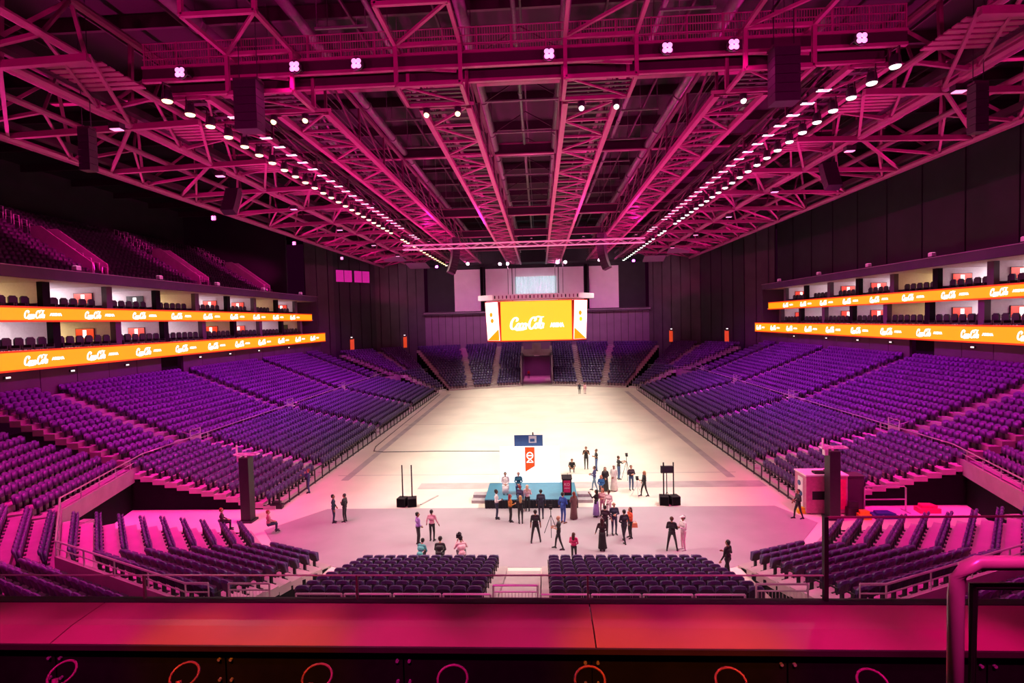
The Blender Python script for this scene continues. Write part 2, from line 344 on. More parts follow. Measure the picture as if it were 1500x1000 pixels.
for s in (-1, 1):
    sd = 'left' if s < 0 else 'right'; word = 'under the dark balcony' if s < 0 else 'under the black curtain wall'
    W = sroot('wall_%s' % sd, (s*39, 30, 0))
    def bx(name, x0, x1, y0, y1, z0, z1, mat, par=None):
        par = par or W; xs = sorted((s*x0-s*39, s*x1-s*39)); return MB().box(xs[0], y0-30, z0, xs[1], y1-30, z1).build(name, mat, par)
    for k in range(-4, 19):
        y = 30+3.4*k
        if abs(y-54.0) < 1.8: bx('door_recess', 39.6, 39.75, y, y+3.36, 6.2, 9.2, m_blackm); continue
        bx('wall_panel', 39.0, 39.25, y+.03, y+3.37, 5.8, 9.25, m_wall)
    def top(name, x0, x1, y0, y1, z0, z1, mat):
        xs = sorted((s*x0, s*x1)); return struct(MB().box(xs[0], y0, z0, xs[1], y1, z1).build(name, mat))
    lo_ = top('floor_suite_lower_%s' % sd, 39.3, 47, 18, 94, 9.5, 10.2, m_ptread); top('floor_slab_lower_%s' % sd, 38.25, 47, 18, 94.4, 9.27, 9.49, m_wall)
    top('floor_suite_upper_%s' % sd, 40.6, 47, 18, 93.5, 13.1, 13.6, m_ptread); top('ceiling_suite_lower_%s' % sd, 39.75, 47, 18, 93.5, 12.9, 13.09, m_suite)
    top('ceiling_suite_upper_%s' % sd, 39.12, 47, 18, 93.0, 16.25, 16.48, m_suite); tf = top('trim_fascia_%s' % sd, 38.7, 39.1, 18, 93.2, 16.25, 17.1, m_wall)
    top('trim_ledge_%s' % sd, 38.6, 39.3, 18, 93.2, 17.1, 17.16, m_ptread); BW = top('wall_suite_back_%s' % sd, 47.02, 47.2, 18, 94, 9.5, 16.3, m_suite)
    for k in range(-1, 10):
        y = 29.7 + 6.6*k
        top('trim_column_%s' % sd, 39.95, 40.5, y-.35, y+.35, 10.2, 12.9, m_wall if k % 2 else m_blackm); top('trim_column_%s' % sd, 40.7, 41.2, y-.35, y+.35, 13.6, 16.25, m_wall if k % 2 else m_blackm)
        for z0, z1, xp in ((10.2, 12.9, 40.5), (13.6, 16.25, 41.2)): top('wall_partition_%s' % sd, xp, 47, y-.1, y+.1, z0, z1, m_suite)
    top('wall_suite_end_%s' % sd, 39.2, 47, 94.0, 94.4, 5.8, 17.1, m_wall)
    # ribbon screens with repeated lettering
    for nm, X_, z0, z1, yend, y0l, lab in (('lower', 38.05, 9.28, 10.55, 94.5, 39.5 if s < 0 else 36.6, 'lower amber ribbon screen with white lettering'), ('upper', 39.55, 13.0, 13.95, 92.6, 41.1, 'upper amber ribbon screen with white lettering')):
        r = thing('ribbon_screen', lab + ' on the suites ' + word, 'led screen', (s*X_, 18, z0))
        xs = sorted((0, s*.16)); H = z1-z0
        sface = MB().box(xs[0], 0, 0, xs[1], yend-18, H).build('screen_face', m_amber, r)
        for z in (-.14, H): MB().box(xs[0]-.03, 0, z, xs[1]+.03, yend-18, z+.14).build('screen_edge', m_redglow, r)
        k = -3
        while y0l + 5.58*k < yend-1.5:
            y = y0l + 5.58*k; k += 1
            sc_ = .62 if nm == 'lower' else .56
            for me_, dy, scl in ((me_logo, -.5, sc_), (me_arena, 1.35, .66)):
                lt = link('lettering', me_, sface, (-s*.02, (y-18) + (dy if s < 0 else -dy), H/2-.02))
                lt.scale = (scl*1.2, scl, scl*(1.35 if me_ is me_logo else 1.0))
                lt.rotation_euler = (0, 0, R(90) if s < 0 else R(-90)) if me_ is me_logo else (R(90), 0, R(90) if s < 0 else R(-90))
    # suite contents
    def bxw(name, x0, x1, y0, y1, z0, z1, mat):
        xs = sorted((s*x0, s*x1)); return MB().box(xs[0], y0, z0, xs[1], y1, z1).build(name, mat, BW)
    for lv, zf, zt, xf in ((0, 10.2, 12.9, 39.6), (1, 13.6, 16.25, 40.9)):
        for k in range(9):
            y0 = 29.7+6.6*k
            if y0 < 34 and s < 0 or y0 < 40 and s > 0: continue
            lvw = ('lower', 'upper')[lv]
            warm = (k+lv) % 3 == 2 if s < 0 else k in (4,)
            bk = M_s = m_suitew if warm else m_white
            bxw('feature_panel', 46.8, 47.0, y0+1.6, y0+5.2, zf+.02, zt-.35, bk)
            bxw('cove_strip', 45.9, 46.6, y0+1.0, y0+5.6, zt-.16, zt-.08, m_covew if warm else m_cove)
            n = 9 if k % 2 else 8
            for q in range(n):
                c = link('lounge_chair', me_chair, None, (s*(xf+.55+(.9 if q > 5 else 0)), y0+.85+(q % 6)*.98, zf), R(90) if s > 0 else R(-90))
                c.scale = (1.3,1.3,1.25)
                tag(c, 'dark lounge chair on the %s suite balcony %s' % (lvw, word), 'chair', 'lounge chairs on the %s suite balcony %s' % (lvw, word))
            if k % 3 != 1:
                tv = thing('television', 'wall television with red picture in a %s suite %s' % (lvw, word), 'television', (s*43.2, y0+6.44, zf+1.55), 0, 'televisions in the %s suites %s' % (lvw, word))
                MB().box(-.95,-.05,-.55,.95,.03,.55).build('frame', m_black, tv); MB().box(-.9,-.07,-.5,.9,-.05,.5).build('screen', m_tv if (k+lv) % 4 or s > 0 else m_black, tv)
                MB().box(-.18,-.085,-.38,.18,-.07,.38).build('screen_symbol', m_lwhite, tv)
                tb = thing('bar_table', 'high bar table with thin top on the %s suite balcony %s' % (lvw, word), 'table', (s*(xf+2.0), y0+5.2, zf), 0, 'bar tables in the %s suites %s' % (lvw, word))
                MB().box(-.4,-.9,1.05,.4,.9,1.1).build('table_top', m_steel, tb)
                for dy in (-.8,.8): MB().box(-.3,dy-.03,0,.3,dy+.03,1.05).build('leg', m_steel, tb)
# ------------------------------------------------------------------ balcony, curtain, far walls
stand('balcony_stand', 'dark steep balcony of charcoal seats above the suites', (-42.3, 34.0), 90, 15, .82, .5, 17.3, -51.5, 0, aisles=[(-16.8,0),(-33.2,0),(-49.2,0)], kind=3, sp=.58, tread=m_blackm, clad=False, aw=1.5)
struct(MB().box(-52,30,16.5,-39.2,94,17.2).build('floor_balcony', m_wall))
for y in (50.8, 67.2, 83.2):
    v = thing('balcony_stair', 'pink lit stair with stepped side rails climbing the dark balcony', 'staircase', (-42.3, y, 17.2), 0, 'balcony stairs')
    MB().prism([(-.3,-.9,.1),(-6.4,-.9,3.6),(-6.4,-.9,5.2),(-5.4,-.9,5.2),(-.3,-.9,1.5)], (0,.14,0)).build('side_wall', m_ptread, v)
    MB().prism([(-.3,.9,.1),(-6.4,.9,3.6),(-6.4,.9,5.2),(-5.4,.9,5.2),(-.3,.9,1.5)], (0,.14,0)).build('side_wall', m_ptread, v)
    for i in range(14):
        MB().box(-.82*(i+1)-.4,-.7,.5*i+.1,-.82*i-.4,.7,.5*i+.36).build('step', m_ptread, v)
        for dy in (-.8,.8):
            MB().path([(-.82*i-.2,dy,.5*i+.2),(-.82*i-.2,dy,.5*i+1.15),(-.82*i-.75,dy,.5*i+1.3),(-.82*i-.75,dy,.5*i+.6)],.035,5).build('rail_hoop', m_rail, v)
struct(MB().box(-58,30,16.5,-57.6,96,31).build('wall_balcony_back', m_walld))
struct(MB().box(-57.6,85.6,16.5,-40.5,86,31).build('wall_balcony_end', m_walld))
cur = sroot('wall_curtain_right', (41,30,16.5))
for k in range(22):
    d = .12*(k % 2); MB().box(d, k*2.85, 0, d+.3, k*2.85+2.84, 12.5).build('curtain_panel', m_walld, cur)
FW = sroot('wall_far', (0,114,0))
for k in range(32):                                           # ribbed purple back wall
    x = -24+1.5*k
    if abs(x+.75) < 3: 
        MB().box(x,0,5.6,x+1.5,.3,13.6).build('rib_panel', m_wallp, FW); continue
    MB().box(x+.03,0,0,x+1.47,.3,13.6).build('rib_panel', m_wallp, FW); MB().box(x-.05,-.1,5.5,x+.05,.02,13.6).build('rib', m_wall, FW)
MB().box(-24.2,-.9,13.6,24.2,1.5,14.3).build('wall_ledge', m_wall, FW); MB().tube((-24,-.85,14.0),(24,-.85,14.0),.09,6).build('ledge_pipe', m_rail, FW)
for x0, x1, mt in ((-24,-18.2,m_walld),(-18.0,-12.2,m_white),(-11.0,-5.2,m_white),(-5.0,5.0,m_white),(5.2,10.6,m_white),(11.8,18.2,m_white),(18.4,24,m_walld)):
    MB().box(x0,4,14.3,x1,4.2,23.6).build('upper_panel', mt, FW)
for x in (-11.6, 11.2): MB().box(x-.5,3.2,14.3,x+.5,4.0,24).build('wall_column', m_blackm, FW)
MB().box(-24,4.25,14,24,4.5,31).build('upper_backing', m_walld, FW); MB().box(-24.2,-.2,24.4,24.2,4.6,31).build('header', m_walld, FW)
gl = M('glitter_curtain', (.6,.8,.85), .2, metal=.4, var=.5, scale=14, bump=1.0, emit=(.55,.85,.9), es=.55)  # emission added to brighten the curtain
gc = MB()
for k in range(28): gc.add([(-4.4+.32*k, .18*(k % 2), 0),(-4.4+.32*(k+1), .18*((k+1) % 2), 0),(-4.4+.32*(k+1), .18*((k+1) % 2), 6.4),(-4.4+.32*k, .18*(k % 2), 6.4)],[(0,1,2,3)])
for k in range(900): 
    x = random.uniform(-4.3,4.4); z = random.uniform(.1,6.3); q = random.uniform(.03,.08); gc.box(x-q,-.05,z-q,x+q,-.02,z+q)
tag(stuff(gc.build('sparkle_curtain', gl, None, (0,116.6,15.2))), 'glittering pale curtain hanging behind the big yellow screen', 'curtain')
# tunnel under the far wall
T = sroot('wall_tunnel', (0,98,0))
for sx in (-1,1): MB().box(sx*2.85-.12,0,0,sx*2.85+.12,18,5.5).build('tunnel_side', m_wallp, T)
MB().box(-2.9,17.6,0,2.9,17.9,5.5).build('tunnel_end', m_wallp, T); MB().box(-2.9,9.5,4.9,2.9,17.9,5.5).build('tunnel_lintel', m_ptread, T)
MB().box(-2.9,9.3,5.5,2.9,9.5,6.2).build('tunnel_parapet', m_ptread, T); MB().box(-.9,9.0,5.6,.9,10.4,7.4).build('camera_platform', m_ptread, T)
tl_ = thing('added_tunnel_lamp', 'small added purple ceiling lamp inside the far tunnel', 'lamp', (0,110,4.85))  # added lamp, put in to light the tunnel walls and floor
MB().box(-.6,-.1,-.12,.6,.1,.05).build('housing', m_white, tl_); MB().box(-.55,-.08,-.14,.55,.08,-.12).build('lens', m_lampp, tl_)
spot('tunnel_beam', (0,110,4.6), (0,110.5,0), 500, (.9,.12,.6), 150, .5, .2, tl_)
for s in (-1, 1):
    sd = 'left' if s < 0 else 'right'; D = sroot('wall_far_%s' % sd, (s*24,114,0))
    d = Vector((s*17.5, -19.6, 0)); L_ = d.length; d.normalize(); n = 24
    for k in range(n):
        p = d*(L_*k/n); q = d*(L_*(k+1)/n-.06); off = Vector((-d.y, d.x, 0))*(.12 if k % 2 else 0)*(1)
        mt = m_walld if 11 <= k < 19 else m_wall
        MB().bar((p.x+off.x,p.y+off.y,15.5),(q.x+off.x,q.y+off.y,15.5),.3,31).build('wall_panel', mt, D)
    if s < 0:
        for k in range(4):
            p = d*(L_*(12.1+1.55*k+(.35 if k > 1 else 0))/n); q = d*(L_*(13.5+1.55*k+(.35 if k > 1 else 0))/n); nn = Vector((.745,.667,0))*-.0
            nrm = Vector((-d.y,d.x,0)); nrm = nrm if nrm.y < 0 else -nrm
            wdw = MB().bar((p.x+nrm.x*.3,p.y+nrm.y*.3,21.3),(q.x+nrm.x*.3,q.y+nrm.y*.3,21.3),.06,2.2).build('window_pane', M('magenta_window', (.3,.02,.2), .2, emit=(.75,.02,.38), es=.55), D)
    for kk in (5, 16):
        p = d*(L_*kk/n); nrm = Vector((-d.y,d.x,0)); nrm = nrm if nrm.y < 0 else -nrm
        e = MB().box(-.35,-.06,0,.35,.06,2.2).box(-.45,-.03,-.02,-.35,.06,2.3).build('exit_door', m_exit, None, (s*24+p.x+nrm.x*.35, 114+p.y+nrm.y*.35, 7.0), math.atan2(d.y, d.x))
        tag(e, 'glowing orange exit door above the far corner seats ' + ('under the dark balcony' if s < 0 else 'under the black curtain wall'), 'door', 'orange exit doors')
        eb = thing('exit_light', 'tiny white light above an orange exit door ' + ('under the dark balcony' if s < 0 else 'under the black curtain wall'), 'light', (s*24+p.x+nrm.x*.35, 114+p.y+nrm.y*.35, 9.6), 0, 'exit door lights')
        MB().box(-.2,-.1,-.12,.2,.1,.12).build('housing', m_black, eb); MB().box(-.16,-.14,-.08,.16,-.1,.08).build('lens', m_lwhite, eb)
    for y in (37.5, 43, 49, 60, 66, 73, 82):
        sc2 = thing('wall_light', 'small bulkhead light on the wall below the ribbon screen ' + ('under the dark balcony' if s < 0 else 'under the black curtain wall'), 'light', (s*38.9, y, 8.7), 0, 'bulkhead lights below ribbon screens')
        MB().box(-.06,-.22,-.1,.06,.22,.1).build('housing', m_black, sc2); MB().box(-s*.06-.03,-.17,-.06,-s*.06+.03,.17,.06).build('lens', m_lwhite, sc2)
# ------------------------------------------------------------------ seats
def seat_back():
    b = MB(); xs = (-.235,-.17,0,.17,.235); zt = (.80,.872,.90,.872,.80); yf = (.02,-.01,-.03,-.01,.02)
    vs_ = []
    for x, z, y in zip(xs, zt, yf): vs_ += [(x,y-.09,.40),(x,y-.02,.40),(x,y-.17,z-.11),(x,y-.205,z-.09),(x,y-.17,z),(x,y-.10,z-.01)]
    for k in range(4):
        i = k*6; b.cur = 1; b.add([], []); n = 0
        b.f += [(i,i+6,i+8,i+2)]; b.m += [1]
        b.f += [(i+2,i+8,i+9,i+3),(i+3,i+9,i+10,i+4),(i+4,i+10,i+11,i+5),(i+1,i+5,i+11,i+7),(i,i+1,i+7,i+6)]; b.m += [0]*5
    b.f += [(0,2,5,1),(2,3,4,5),(24,25,29,26),(26,29,28,27)]; b.m += [0]*4
    b.v = vs_; return b
def seat_pan():
    b = MB(); b.add([(-.22,-.02,.42),(.22,-.02,.42),(.22,.06,.40),(-.22,.06,.40),(-.21,-.04,.74),(.21,-.04,.74),(.20,.05,.80),(-.20,.05,.80)],
          [(3,2,1,0),(4,5,6,7),(0,1,5,4),(1,2,6,5),(2,3,7,6),(3,0,4,7)]); return b
def seat_frame(): return MB().box(-.04,-.1,0,.04,.02,.44).box(-.12,-.16,0,.12,.1,.03)
def seat_arm(x): return MB().box(x-.025,-.1,.58,.025+x,.2,.63).box(x-.02,-.08,.38,.02+x,-.02,.58)
parts = [(seat_back(), 0), (seat_pan(), 0), (seat_frame(), 1)]
BV, BF, BM = [], [], []
for b, mi in parts:
    n = len(BV); BV += b.v; BF += [tuple(i+n for i in f) for f in b.f]; BM += (b.m if b.m[0] else [mi]*len(b.f)) if mi == 0 and len(b.v) > 20 else [mi]*len(b.f)
BV = np.array(BV); BF = np.array(BF); BM = np.array(BM)
ci = np.array(mw.inverted())
def to_px(p):
    q = ci @ np.array([p[0],p[1],p[2],1]); 
    if q[2] > -.1: return None
    return 750+780*q[0]/-q[2], 500-780*q[1]/-q[2]
cand = []
for i, (x,y,z,a,k) in enumerate(SEATS):
    if k in (0, 1) and y < 33:
        p = to_px((x,y,z+.7))
        if p and 0 < p[0] < 1500 and p[1] < 884: cand.append(((x-.7)**2+y*y+(z-12)**2, i))
near = set(i for _, i in sorted(cand)[:300])
protos = {}
for k, sm in ((0, m_seat), (1, m_seat2)):
    protos[k] = [('backrest', seat_back().mesh('backrest', [sm, m_pan])), ('seat_pan', seat_pan().mesh('seat_pan', m_pan)), ('pedestal', seat_frame().mesh('pedestal', m_black)),
                 ('armrest', seat_arm(-.27).mesh('armrest', m_black)), ('armrest', seat_arm(.27).mesh('armrest', m_black))]
for i in sorted(near):
    x,y,z,a,k = SEATS[i]
    if k == 1:
        aa = abs(a)
        if aa < 1: w_ = 'straight end block behind the ' + ('kneeling cameraman' if x < 0 else 'woman in pink top')
        else: w_ = ('angled' if aa < 30 else 'steeply turned') + ' corner block near the ' + ('lone dark post' if x < 0 else 'equipment cabinet')
        lab, g = 'dark purple tip-up seat in the ' + w_, 'seats of the ' + w_
    else:
        w_ = 'corner tier outside the pink railing ' + ('under the dark balcony' if x < 0 else 'by the bent tube handrail')
        lab, g = 'violet tip-up seat in the ' + w_, 'seats of the ' + w_
    t = thing('arena_seat', lab, 'seat', (x,y,z), -R(a), g)
    for nm, me in protos[k]: link(nm, me, t)
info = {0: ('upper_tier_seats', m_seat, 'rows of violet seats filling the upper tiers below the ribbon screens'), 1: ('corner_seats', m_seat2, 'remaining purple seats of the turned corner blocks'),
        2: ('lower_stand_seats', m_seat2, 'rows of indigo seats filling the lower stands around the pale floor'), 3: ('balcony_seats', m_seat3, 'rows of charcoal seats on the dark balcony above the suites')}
for k, (nm, sm, lab) in info.items():
    S = np.array([(x,y,z,R(-a)) for i, (x,y,z,a,kk) in enumerate(SEATS) if kk == k and i not in near])
    if not len(S): continue
    c, s_ = np.cos(S[:,3])[:,None], np.sin(S[:,3])[:,None]
    V = np.stack([BV[None,:,0]*c-BV[None,:,1]*s_+S[:,0:1], BV[None,:,0]*s_+BV[None,:,1]*c+S[:,1:2], BV[None,:,2]+S[:,2:3]], -1).reshape(-1,3)
    F = (BF[None]+ (np.arange(len(S))*len(BV))[:,None,None]).reshape(-1,4)
    me = bpy.data.meshes.new(nm); me.vertices.add(len(V)); me.vertices.foreach_set('co', V.ravel())
    me.loops.add(F.size); me.loops.foreach_set('vertex_index', F.ravel().astype(np.int32))
    me.polygons.add(len(F)); me.polygons.foreach_set('loop_start', np.arange(0, F.size, 4, dtype=np.int32)); me.polygons.foreach_set('loop_total', np.full(len(F), 4, dtype=np.int32))
    me.materials.append(sm); me.materials.append(m_black)
    me.polygons.foreach_set('material_index', np.tile(BM, len(S)).astype(np.int32)); me.update(calc_edges=True)
    o = link(nm, me); stuff(o); tag(o, lab, 'seats')
print('seats', len(SEATS), 'near', len(near))
# ------------------------------------------------------------------ ceiling steel
def catwalk(xa, xb, y0, y1, z, label, step=2.6, H=2.3, mat=None, box=True):
    mat = mat or m_steel
    t = thing('catwalk_truss', label, 'truss', ((xa+xb)/2, y0, z)); w2 = (xb-xa)/2; Ln = y1-y0
    for x in (-w2, w2):
        MB().box(x-.14,0,-.14,x+.14,Ln,.14).build('bottom_chord', mat, t); MB().box(x-.1,0,H-.1,x+.1,Ln,H+.1).build('top_chord', m_steel_shaded, t)
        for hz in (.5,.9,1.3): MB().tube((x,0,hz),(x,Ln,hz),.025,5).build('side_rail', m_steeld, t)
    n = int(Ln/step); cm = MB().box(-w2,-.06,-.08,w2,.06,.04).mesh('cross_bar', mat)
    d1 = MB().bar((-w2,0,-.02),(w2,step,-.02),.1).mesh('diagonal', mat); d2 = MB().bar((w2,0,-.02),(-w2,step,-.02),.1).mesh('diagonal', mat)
    vm = [MB().box(x-.06,-.06,0,x+.06,.06,H).mesh('upright', m_steel_shaded) for x in (-w2,w2)]
    sm = [MB().bar((x,0,H),(x,2*step,.1),.09).mesh('side_brace', m_steel_shaded) for x in (-w2,w2)]
    for k in range(n+1):
        link('cross_bar', cm, t, (0,k*step,0))
        if k < n: link('diagonal', d1 if k % 2 else d2, t, (0,k*step,0))
        if k % 2 == 0:
            for v in vm: link('upright', v, t, (0,k*step,0))
            if k+2 <= n:
                for v in sm: link('side_brace', v, t, (0,k*step,0))
    gr = MB()
    for k in range(int(Ln/.9)): gr.box(-w2+.1,k*.9,.12,w2-.1,k*.9+.35,.15)
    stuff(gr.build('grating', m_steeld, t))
    if box:
        b = MB()
        for yy, zz in ((-4.2,-.7),(-2.0,-.7),(-4.2,1.0),(-7.2,1.0),(-7.2,3.2)):
            MB().bar((-w2-.2,yy,zz),(w2+.2,yy,zz),.16).build('frame_bar', mat, t)
        for x in (-w2-.2, w2+.2):
            for p, q in (((x,-4.2,-.7),(x,-2,-.7)),((x,-4.2,-.7),(x,-4.2,1)),((x,-2,-.7),(x,0,.1)),((x,-4.2,1),(x,-7.2,1)),((x,-7.2,1),(x,-7.2,3.2)),((x,-2,-.7),(x,-2,1.2)),((x,-4.2,1),(x,0,1.2))):
                MB().bar(p,q,.16).build('frame_bar', mat, t)
        MB().bar((-w2-.2,-4.2,1),(w2+.2,-7.2,1),.12).build('frame_brace', mat, t); MB().bar((-w2,-2,1),(w2,-4.2,-.2),.1).build('frame_brace', mat, t); MB().bar((-w2-.2,-4.2,-.7),(w2+.2,-2,-.7),.07).build('frame_brace', mat, t)
        for j in range(5): MB().box(-w2-.1,-4.0+.42*j,-.66,w2+.1,-3.85+.42*j,-.6).build('floor_slat', m_steeld, t)
        for x in (-w2*.5, w2*.75):
            lp = thing('frame_lamp', 'small bright lamp under the %s catwalk frame nearer the %s' % ('centre' if abs(xa+xb) < 10 else 'outer', 'dark balcony' if xa < 0 else 'black curtain wall'), 'lamp', (t.location.x+x, y0-1.8, z-1.1), 0, 'lamps under the ' + label.split(' with')[0].split(' beside')[0] + (' on the balcony half' if xa < 0 else ' on the curtain half'))
            MB().lathe([(.1,.35),(.17,.3),(.17,.05),(.13,0)]).build('housing', m_black, lp, smooth=True); MB().ball((0,-.06,.0),.13).build('lens', m_lampw if xa < 0 else m_lampg, lp)
    return t
catwalk(-12.55,-10.05,27.4,100,23,'lattice catwalk truss beside the tilted loudspeaker stack, nearer the dark balcony')
catwalk(-5.05,-2.65,27.4,104,23,'centre lattice catwalk with hanging box frame nearer the dark balcony')
catwalk(2.25,4.85,27.4,104,23,'centre lattice catwalk with hanging box frame nearer the black curtain wall')
catwalk(9.75,12.15,27.4,100,23,'lattice catwalk truss beside the big hanging loudspeaker, nearer the black curtain wall')
for s in (-1, 1):
    sw = 'nearer the dark balcony' if s < 0 else 'nearer the black curtain wall'
    xs = sorted((s*16.9, s*15.2)); catwalk(xs[0], xs[1], 25.6, 102, 23.25, 'lamp catwalk carrying the long row of floodlights ' + sw, step=3.2, H=1.2, box=False)
    # outer space trusses
    for xo, xi, zo, nm, mid in ((21.0, 18.2, 23.0, 'outer triangular roof truss with thick chord ', 0), (28.0, 24.0, 22.6, 'outermost low roof truss above the side seats ', 1)):
        t = thing('roof_truss', nm + sw, 'truss', (s*xo, 14, zo)); dx = s*(xi-xo); Ln = 84
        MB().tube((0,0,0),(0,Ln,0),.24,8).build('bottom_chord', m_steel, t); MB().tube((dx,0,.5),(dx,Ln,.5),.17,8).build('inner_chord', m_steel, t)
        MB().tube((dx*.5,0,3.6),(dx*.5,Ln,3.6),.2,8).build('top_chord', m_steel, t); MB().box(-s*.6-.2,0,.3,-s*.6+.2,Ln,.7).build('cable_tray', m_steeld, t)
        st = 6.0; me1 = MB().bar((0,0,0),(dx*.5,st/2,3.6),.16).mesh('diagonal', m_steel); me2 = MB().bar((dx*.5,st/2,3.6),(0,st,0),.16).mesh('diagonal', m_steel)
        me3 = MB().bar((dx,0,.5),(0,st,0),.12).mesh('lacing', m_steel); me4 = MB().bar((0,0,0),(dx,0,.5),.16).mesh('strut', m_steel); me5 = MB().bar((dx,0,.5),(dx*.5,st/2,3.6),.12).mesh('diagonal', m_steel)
        me6 = MB().box(-.4,-.5,-.08,.4,.5,.08).mesh('node_plate', m_steel)
        for k in range(int(Ln/st)):
            for nm_, me_ in (('diagonal',me1),('diagonal',me2),('lacing',me3),('strut',me4),('diagonal',me5),('node_plate',me6)): link(nm_, me_, t, (0,k*st,0))
    t = thing('cross_brace_frame', 'horizontal bracing between the outer roof trusses ' + sw, 'bracing', (s*17, 14, 23))
    m1 = MB().bar((s*.2,0,0),(s*11,0,-.3),.24,.3).mesh('tie_beam', m_steel); m2 = MB().bar((s*4,0,0),(s*11,7,-.3),.16).mesh('brace', m_steel); m3 = MB().bar((s*.2,0,.1),(s*4,7,0),.14).mesh('brace', m_steel)
    m4 = MB().bar((s*4,0,0),(s*4,.3,4.5),.2).mesh('hanger', m_steel)
    for k in range(12):
        for nm_, me_ in (('tie_beam',m1),('brace',m2),('brace',m3),('hanger',m4)): link(nm_, me_, t, (0,k*7,0))
    slm = MB().box(min(s*.5,s*3.4), 0, .3, max(s*.5,s*3.4), .3, .36).mesh('louvre_slat', m_steel)
    for k in range(11):
        for j in range(6): link('louvre_slat', slm, t, (0, k*7+j*.45+1, 0))
# transverse catwalk near the camera
t = thing('cross_catwalk', 'transverse catwalk with mesh railings spanning the roof above the near seats', 'catwalk', (0, 24.0, 23.3))
for y in (0, 1.5):
    MB().box(-17.2,y-.1,0,16.6,y+.1,.14).build('beam_flange', m_steel, t); MB().box(-17.2,y-.04,.1,16.6,y+.04,.62).build('beam_web', m_steeld, t); MB().box(-17.2,y-.1,.6,16.6,y+.1,.72).build('beam_flange', m_steel, t)
MB().box(-17.2,0,.64,16.6,1.5,.68).build('walkway', m_steeld, t)
for y in (0,1.5):
    for z in (1.05,1.4,1.75): MB().tube((-17.2,y,z),(16.6,y,z),.03,5).build('railing_bar', m_steel, t)
    pm = MB().box(-.03,-.03,.7,.03,.03,1.78).mesh('railing_post', m_steel)
    for k in range(23): link('railing_post', pm, t, (-17.1+k*1.53,y,0))
bl = MB()
for k in range(300): bl.box(-17+k*.112-.012,-.01,.75,-17+k*.112+.012,.01,1.75)
stuff(bl.build('balusters', m_steel, t))
for y in (12, 17.5, 33, 47, 62, 77, 92):                    # transverse beams higher up
    z = 24.2 if y > 50 else 26.5
    b = thing('roof_girder', 'transverse roof girder ' + {12:'above the viewing terrace canopy',17.5:'before the transverse catwalk',33:'crossing just beyond the hanging box frames',47:'crossing above the tilted loudspeaker arrays',62:'crossing right above the long lighting truss',77:'crossing between the lighting truss and the scoreboard',92:'crossing just before the scoreboard'}[y], 'girder', (0,y,z))
    MB().box(-30,-.22,-.05,30,.22,.05).build('bottom_flange', m_steel, b); MB().box(-30,-.05,0,30,.05,.9).build('web', m_steeld, b); MB().box(-30,-.2,.85,30,.2,.95).build('top_flange', m_steel, b)
for x, r_, z, lab in ((-2.75,.3,27,'thick'),(2.3,.26,27,'thick'),(-.25,.13,27.4,'thin'),(-10.8,.26,27,'thick'),(10.3,.32,26.8,'thick'),(-7.4,.14,27.6,'thin'),(7.3,.14,27.6,'thin'),(-14.3,.3,25.6,'thick'),(14.2,.3,25.6,'thick')):
    p = thing('roof_pipe', '%s grey roof pipe running %s nearer the %s' % (lab, 'down the dark centre bay' if abs(x) < 3 else 'between centre and outer catwalks' if abs(x) < 9 else 'above the outer lattice catwalk' if abs(x) < 12 else 'beside the lamp catwalk', 'dark balcony' if x < 0 else 'black curtain wall'), 'pipe', (x,14,z))
    MB().tube((0,0,0),(0,80,0),r_,10).build('pipe_run', m_purg, p, smooth=True)
    for k in range(12): MB().tube((0,3+k*6.5,0),(0,3.25+k*6.5,0),r_*1.25,10).build('coupling', m_purg, p); 
    for k in range(12): MB().tube((0,3+k*6.5,0),(0,3+k*6.5,30.2-z),.02,4).build('hanger_rod', m_steeld, p)
for k in range(9):
    y = 24+k*6
    b = thing('strut_rail', 'slim grey strut rail hung across the dark bay between the centre catwalks', 'rail', (0,y,26.6), 0, 'strut rails in the centre bay')
    MB().box(-2.6,-.06,0,2.6,.06,.1).build('rail_bar', m_purg, b); MB().bar((-2.5,0,.1),(0,0,1.6),.07).build('rail_brace', m_steeld, b); MB().bar((2.5,0,.1),(0,0,1.6),.07).build('rail_brace', m_steeld, b)
    for xx in (-8.6, 8.0):
        b2 = tag(MB().box(-1.3,-.06,0,1.3,.06,.1).tube((-1.2,0,.1),(-1.2,0,4.55),.02,4).tube((1.2,0,.1),(1.2,0,4.55),.02,4).build('strut_rail', m_purg, None, (xx,y+2,26.4)), 'short grey strut rail hung beside a lattice catwalk', 'rail', 'short strut rails')
# long light truss over the middle
t = thing('lighting_truss', 'long pale pink lattice lighting truss hanging across the middle of the hall', 'truss', (-1,62,20.65))
for y in (0,.5):
    for z in (0,.5): MB().tube((-14.1,y,z),(14.0,y,z),.07,6).build('chord', m_white, t)
for y in (0,.5):
    for k in range(28): MB().bar((-14+k,y,.5*(k % 2)),(-13+k,y,.5*((k+1) % 2)),.045).build('lacing', m_white, t)
for x in (-9,0,9): MB().tube((x,.25,.5),(x,.25,2.4),.025,5).build('hoist_chain', m_black, t)
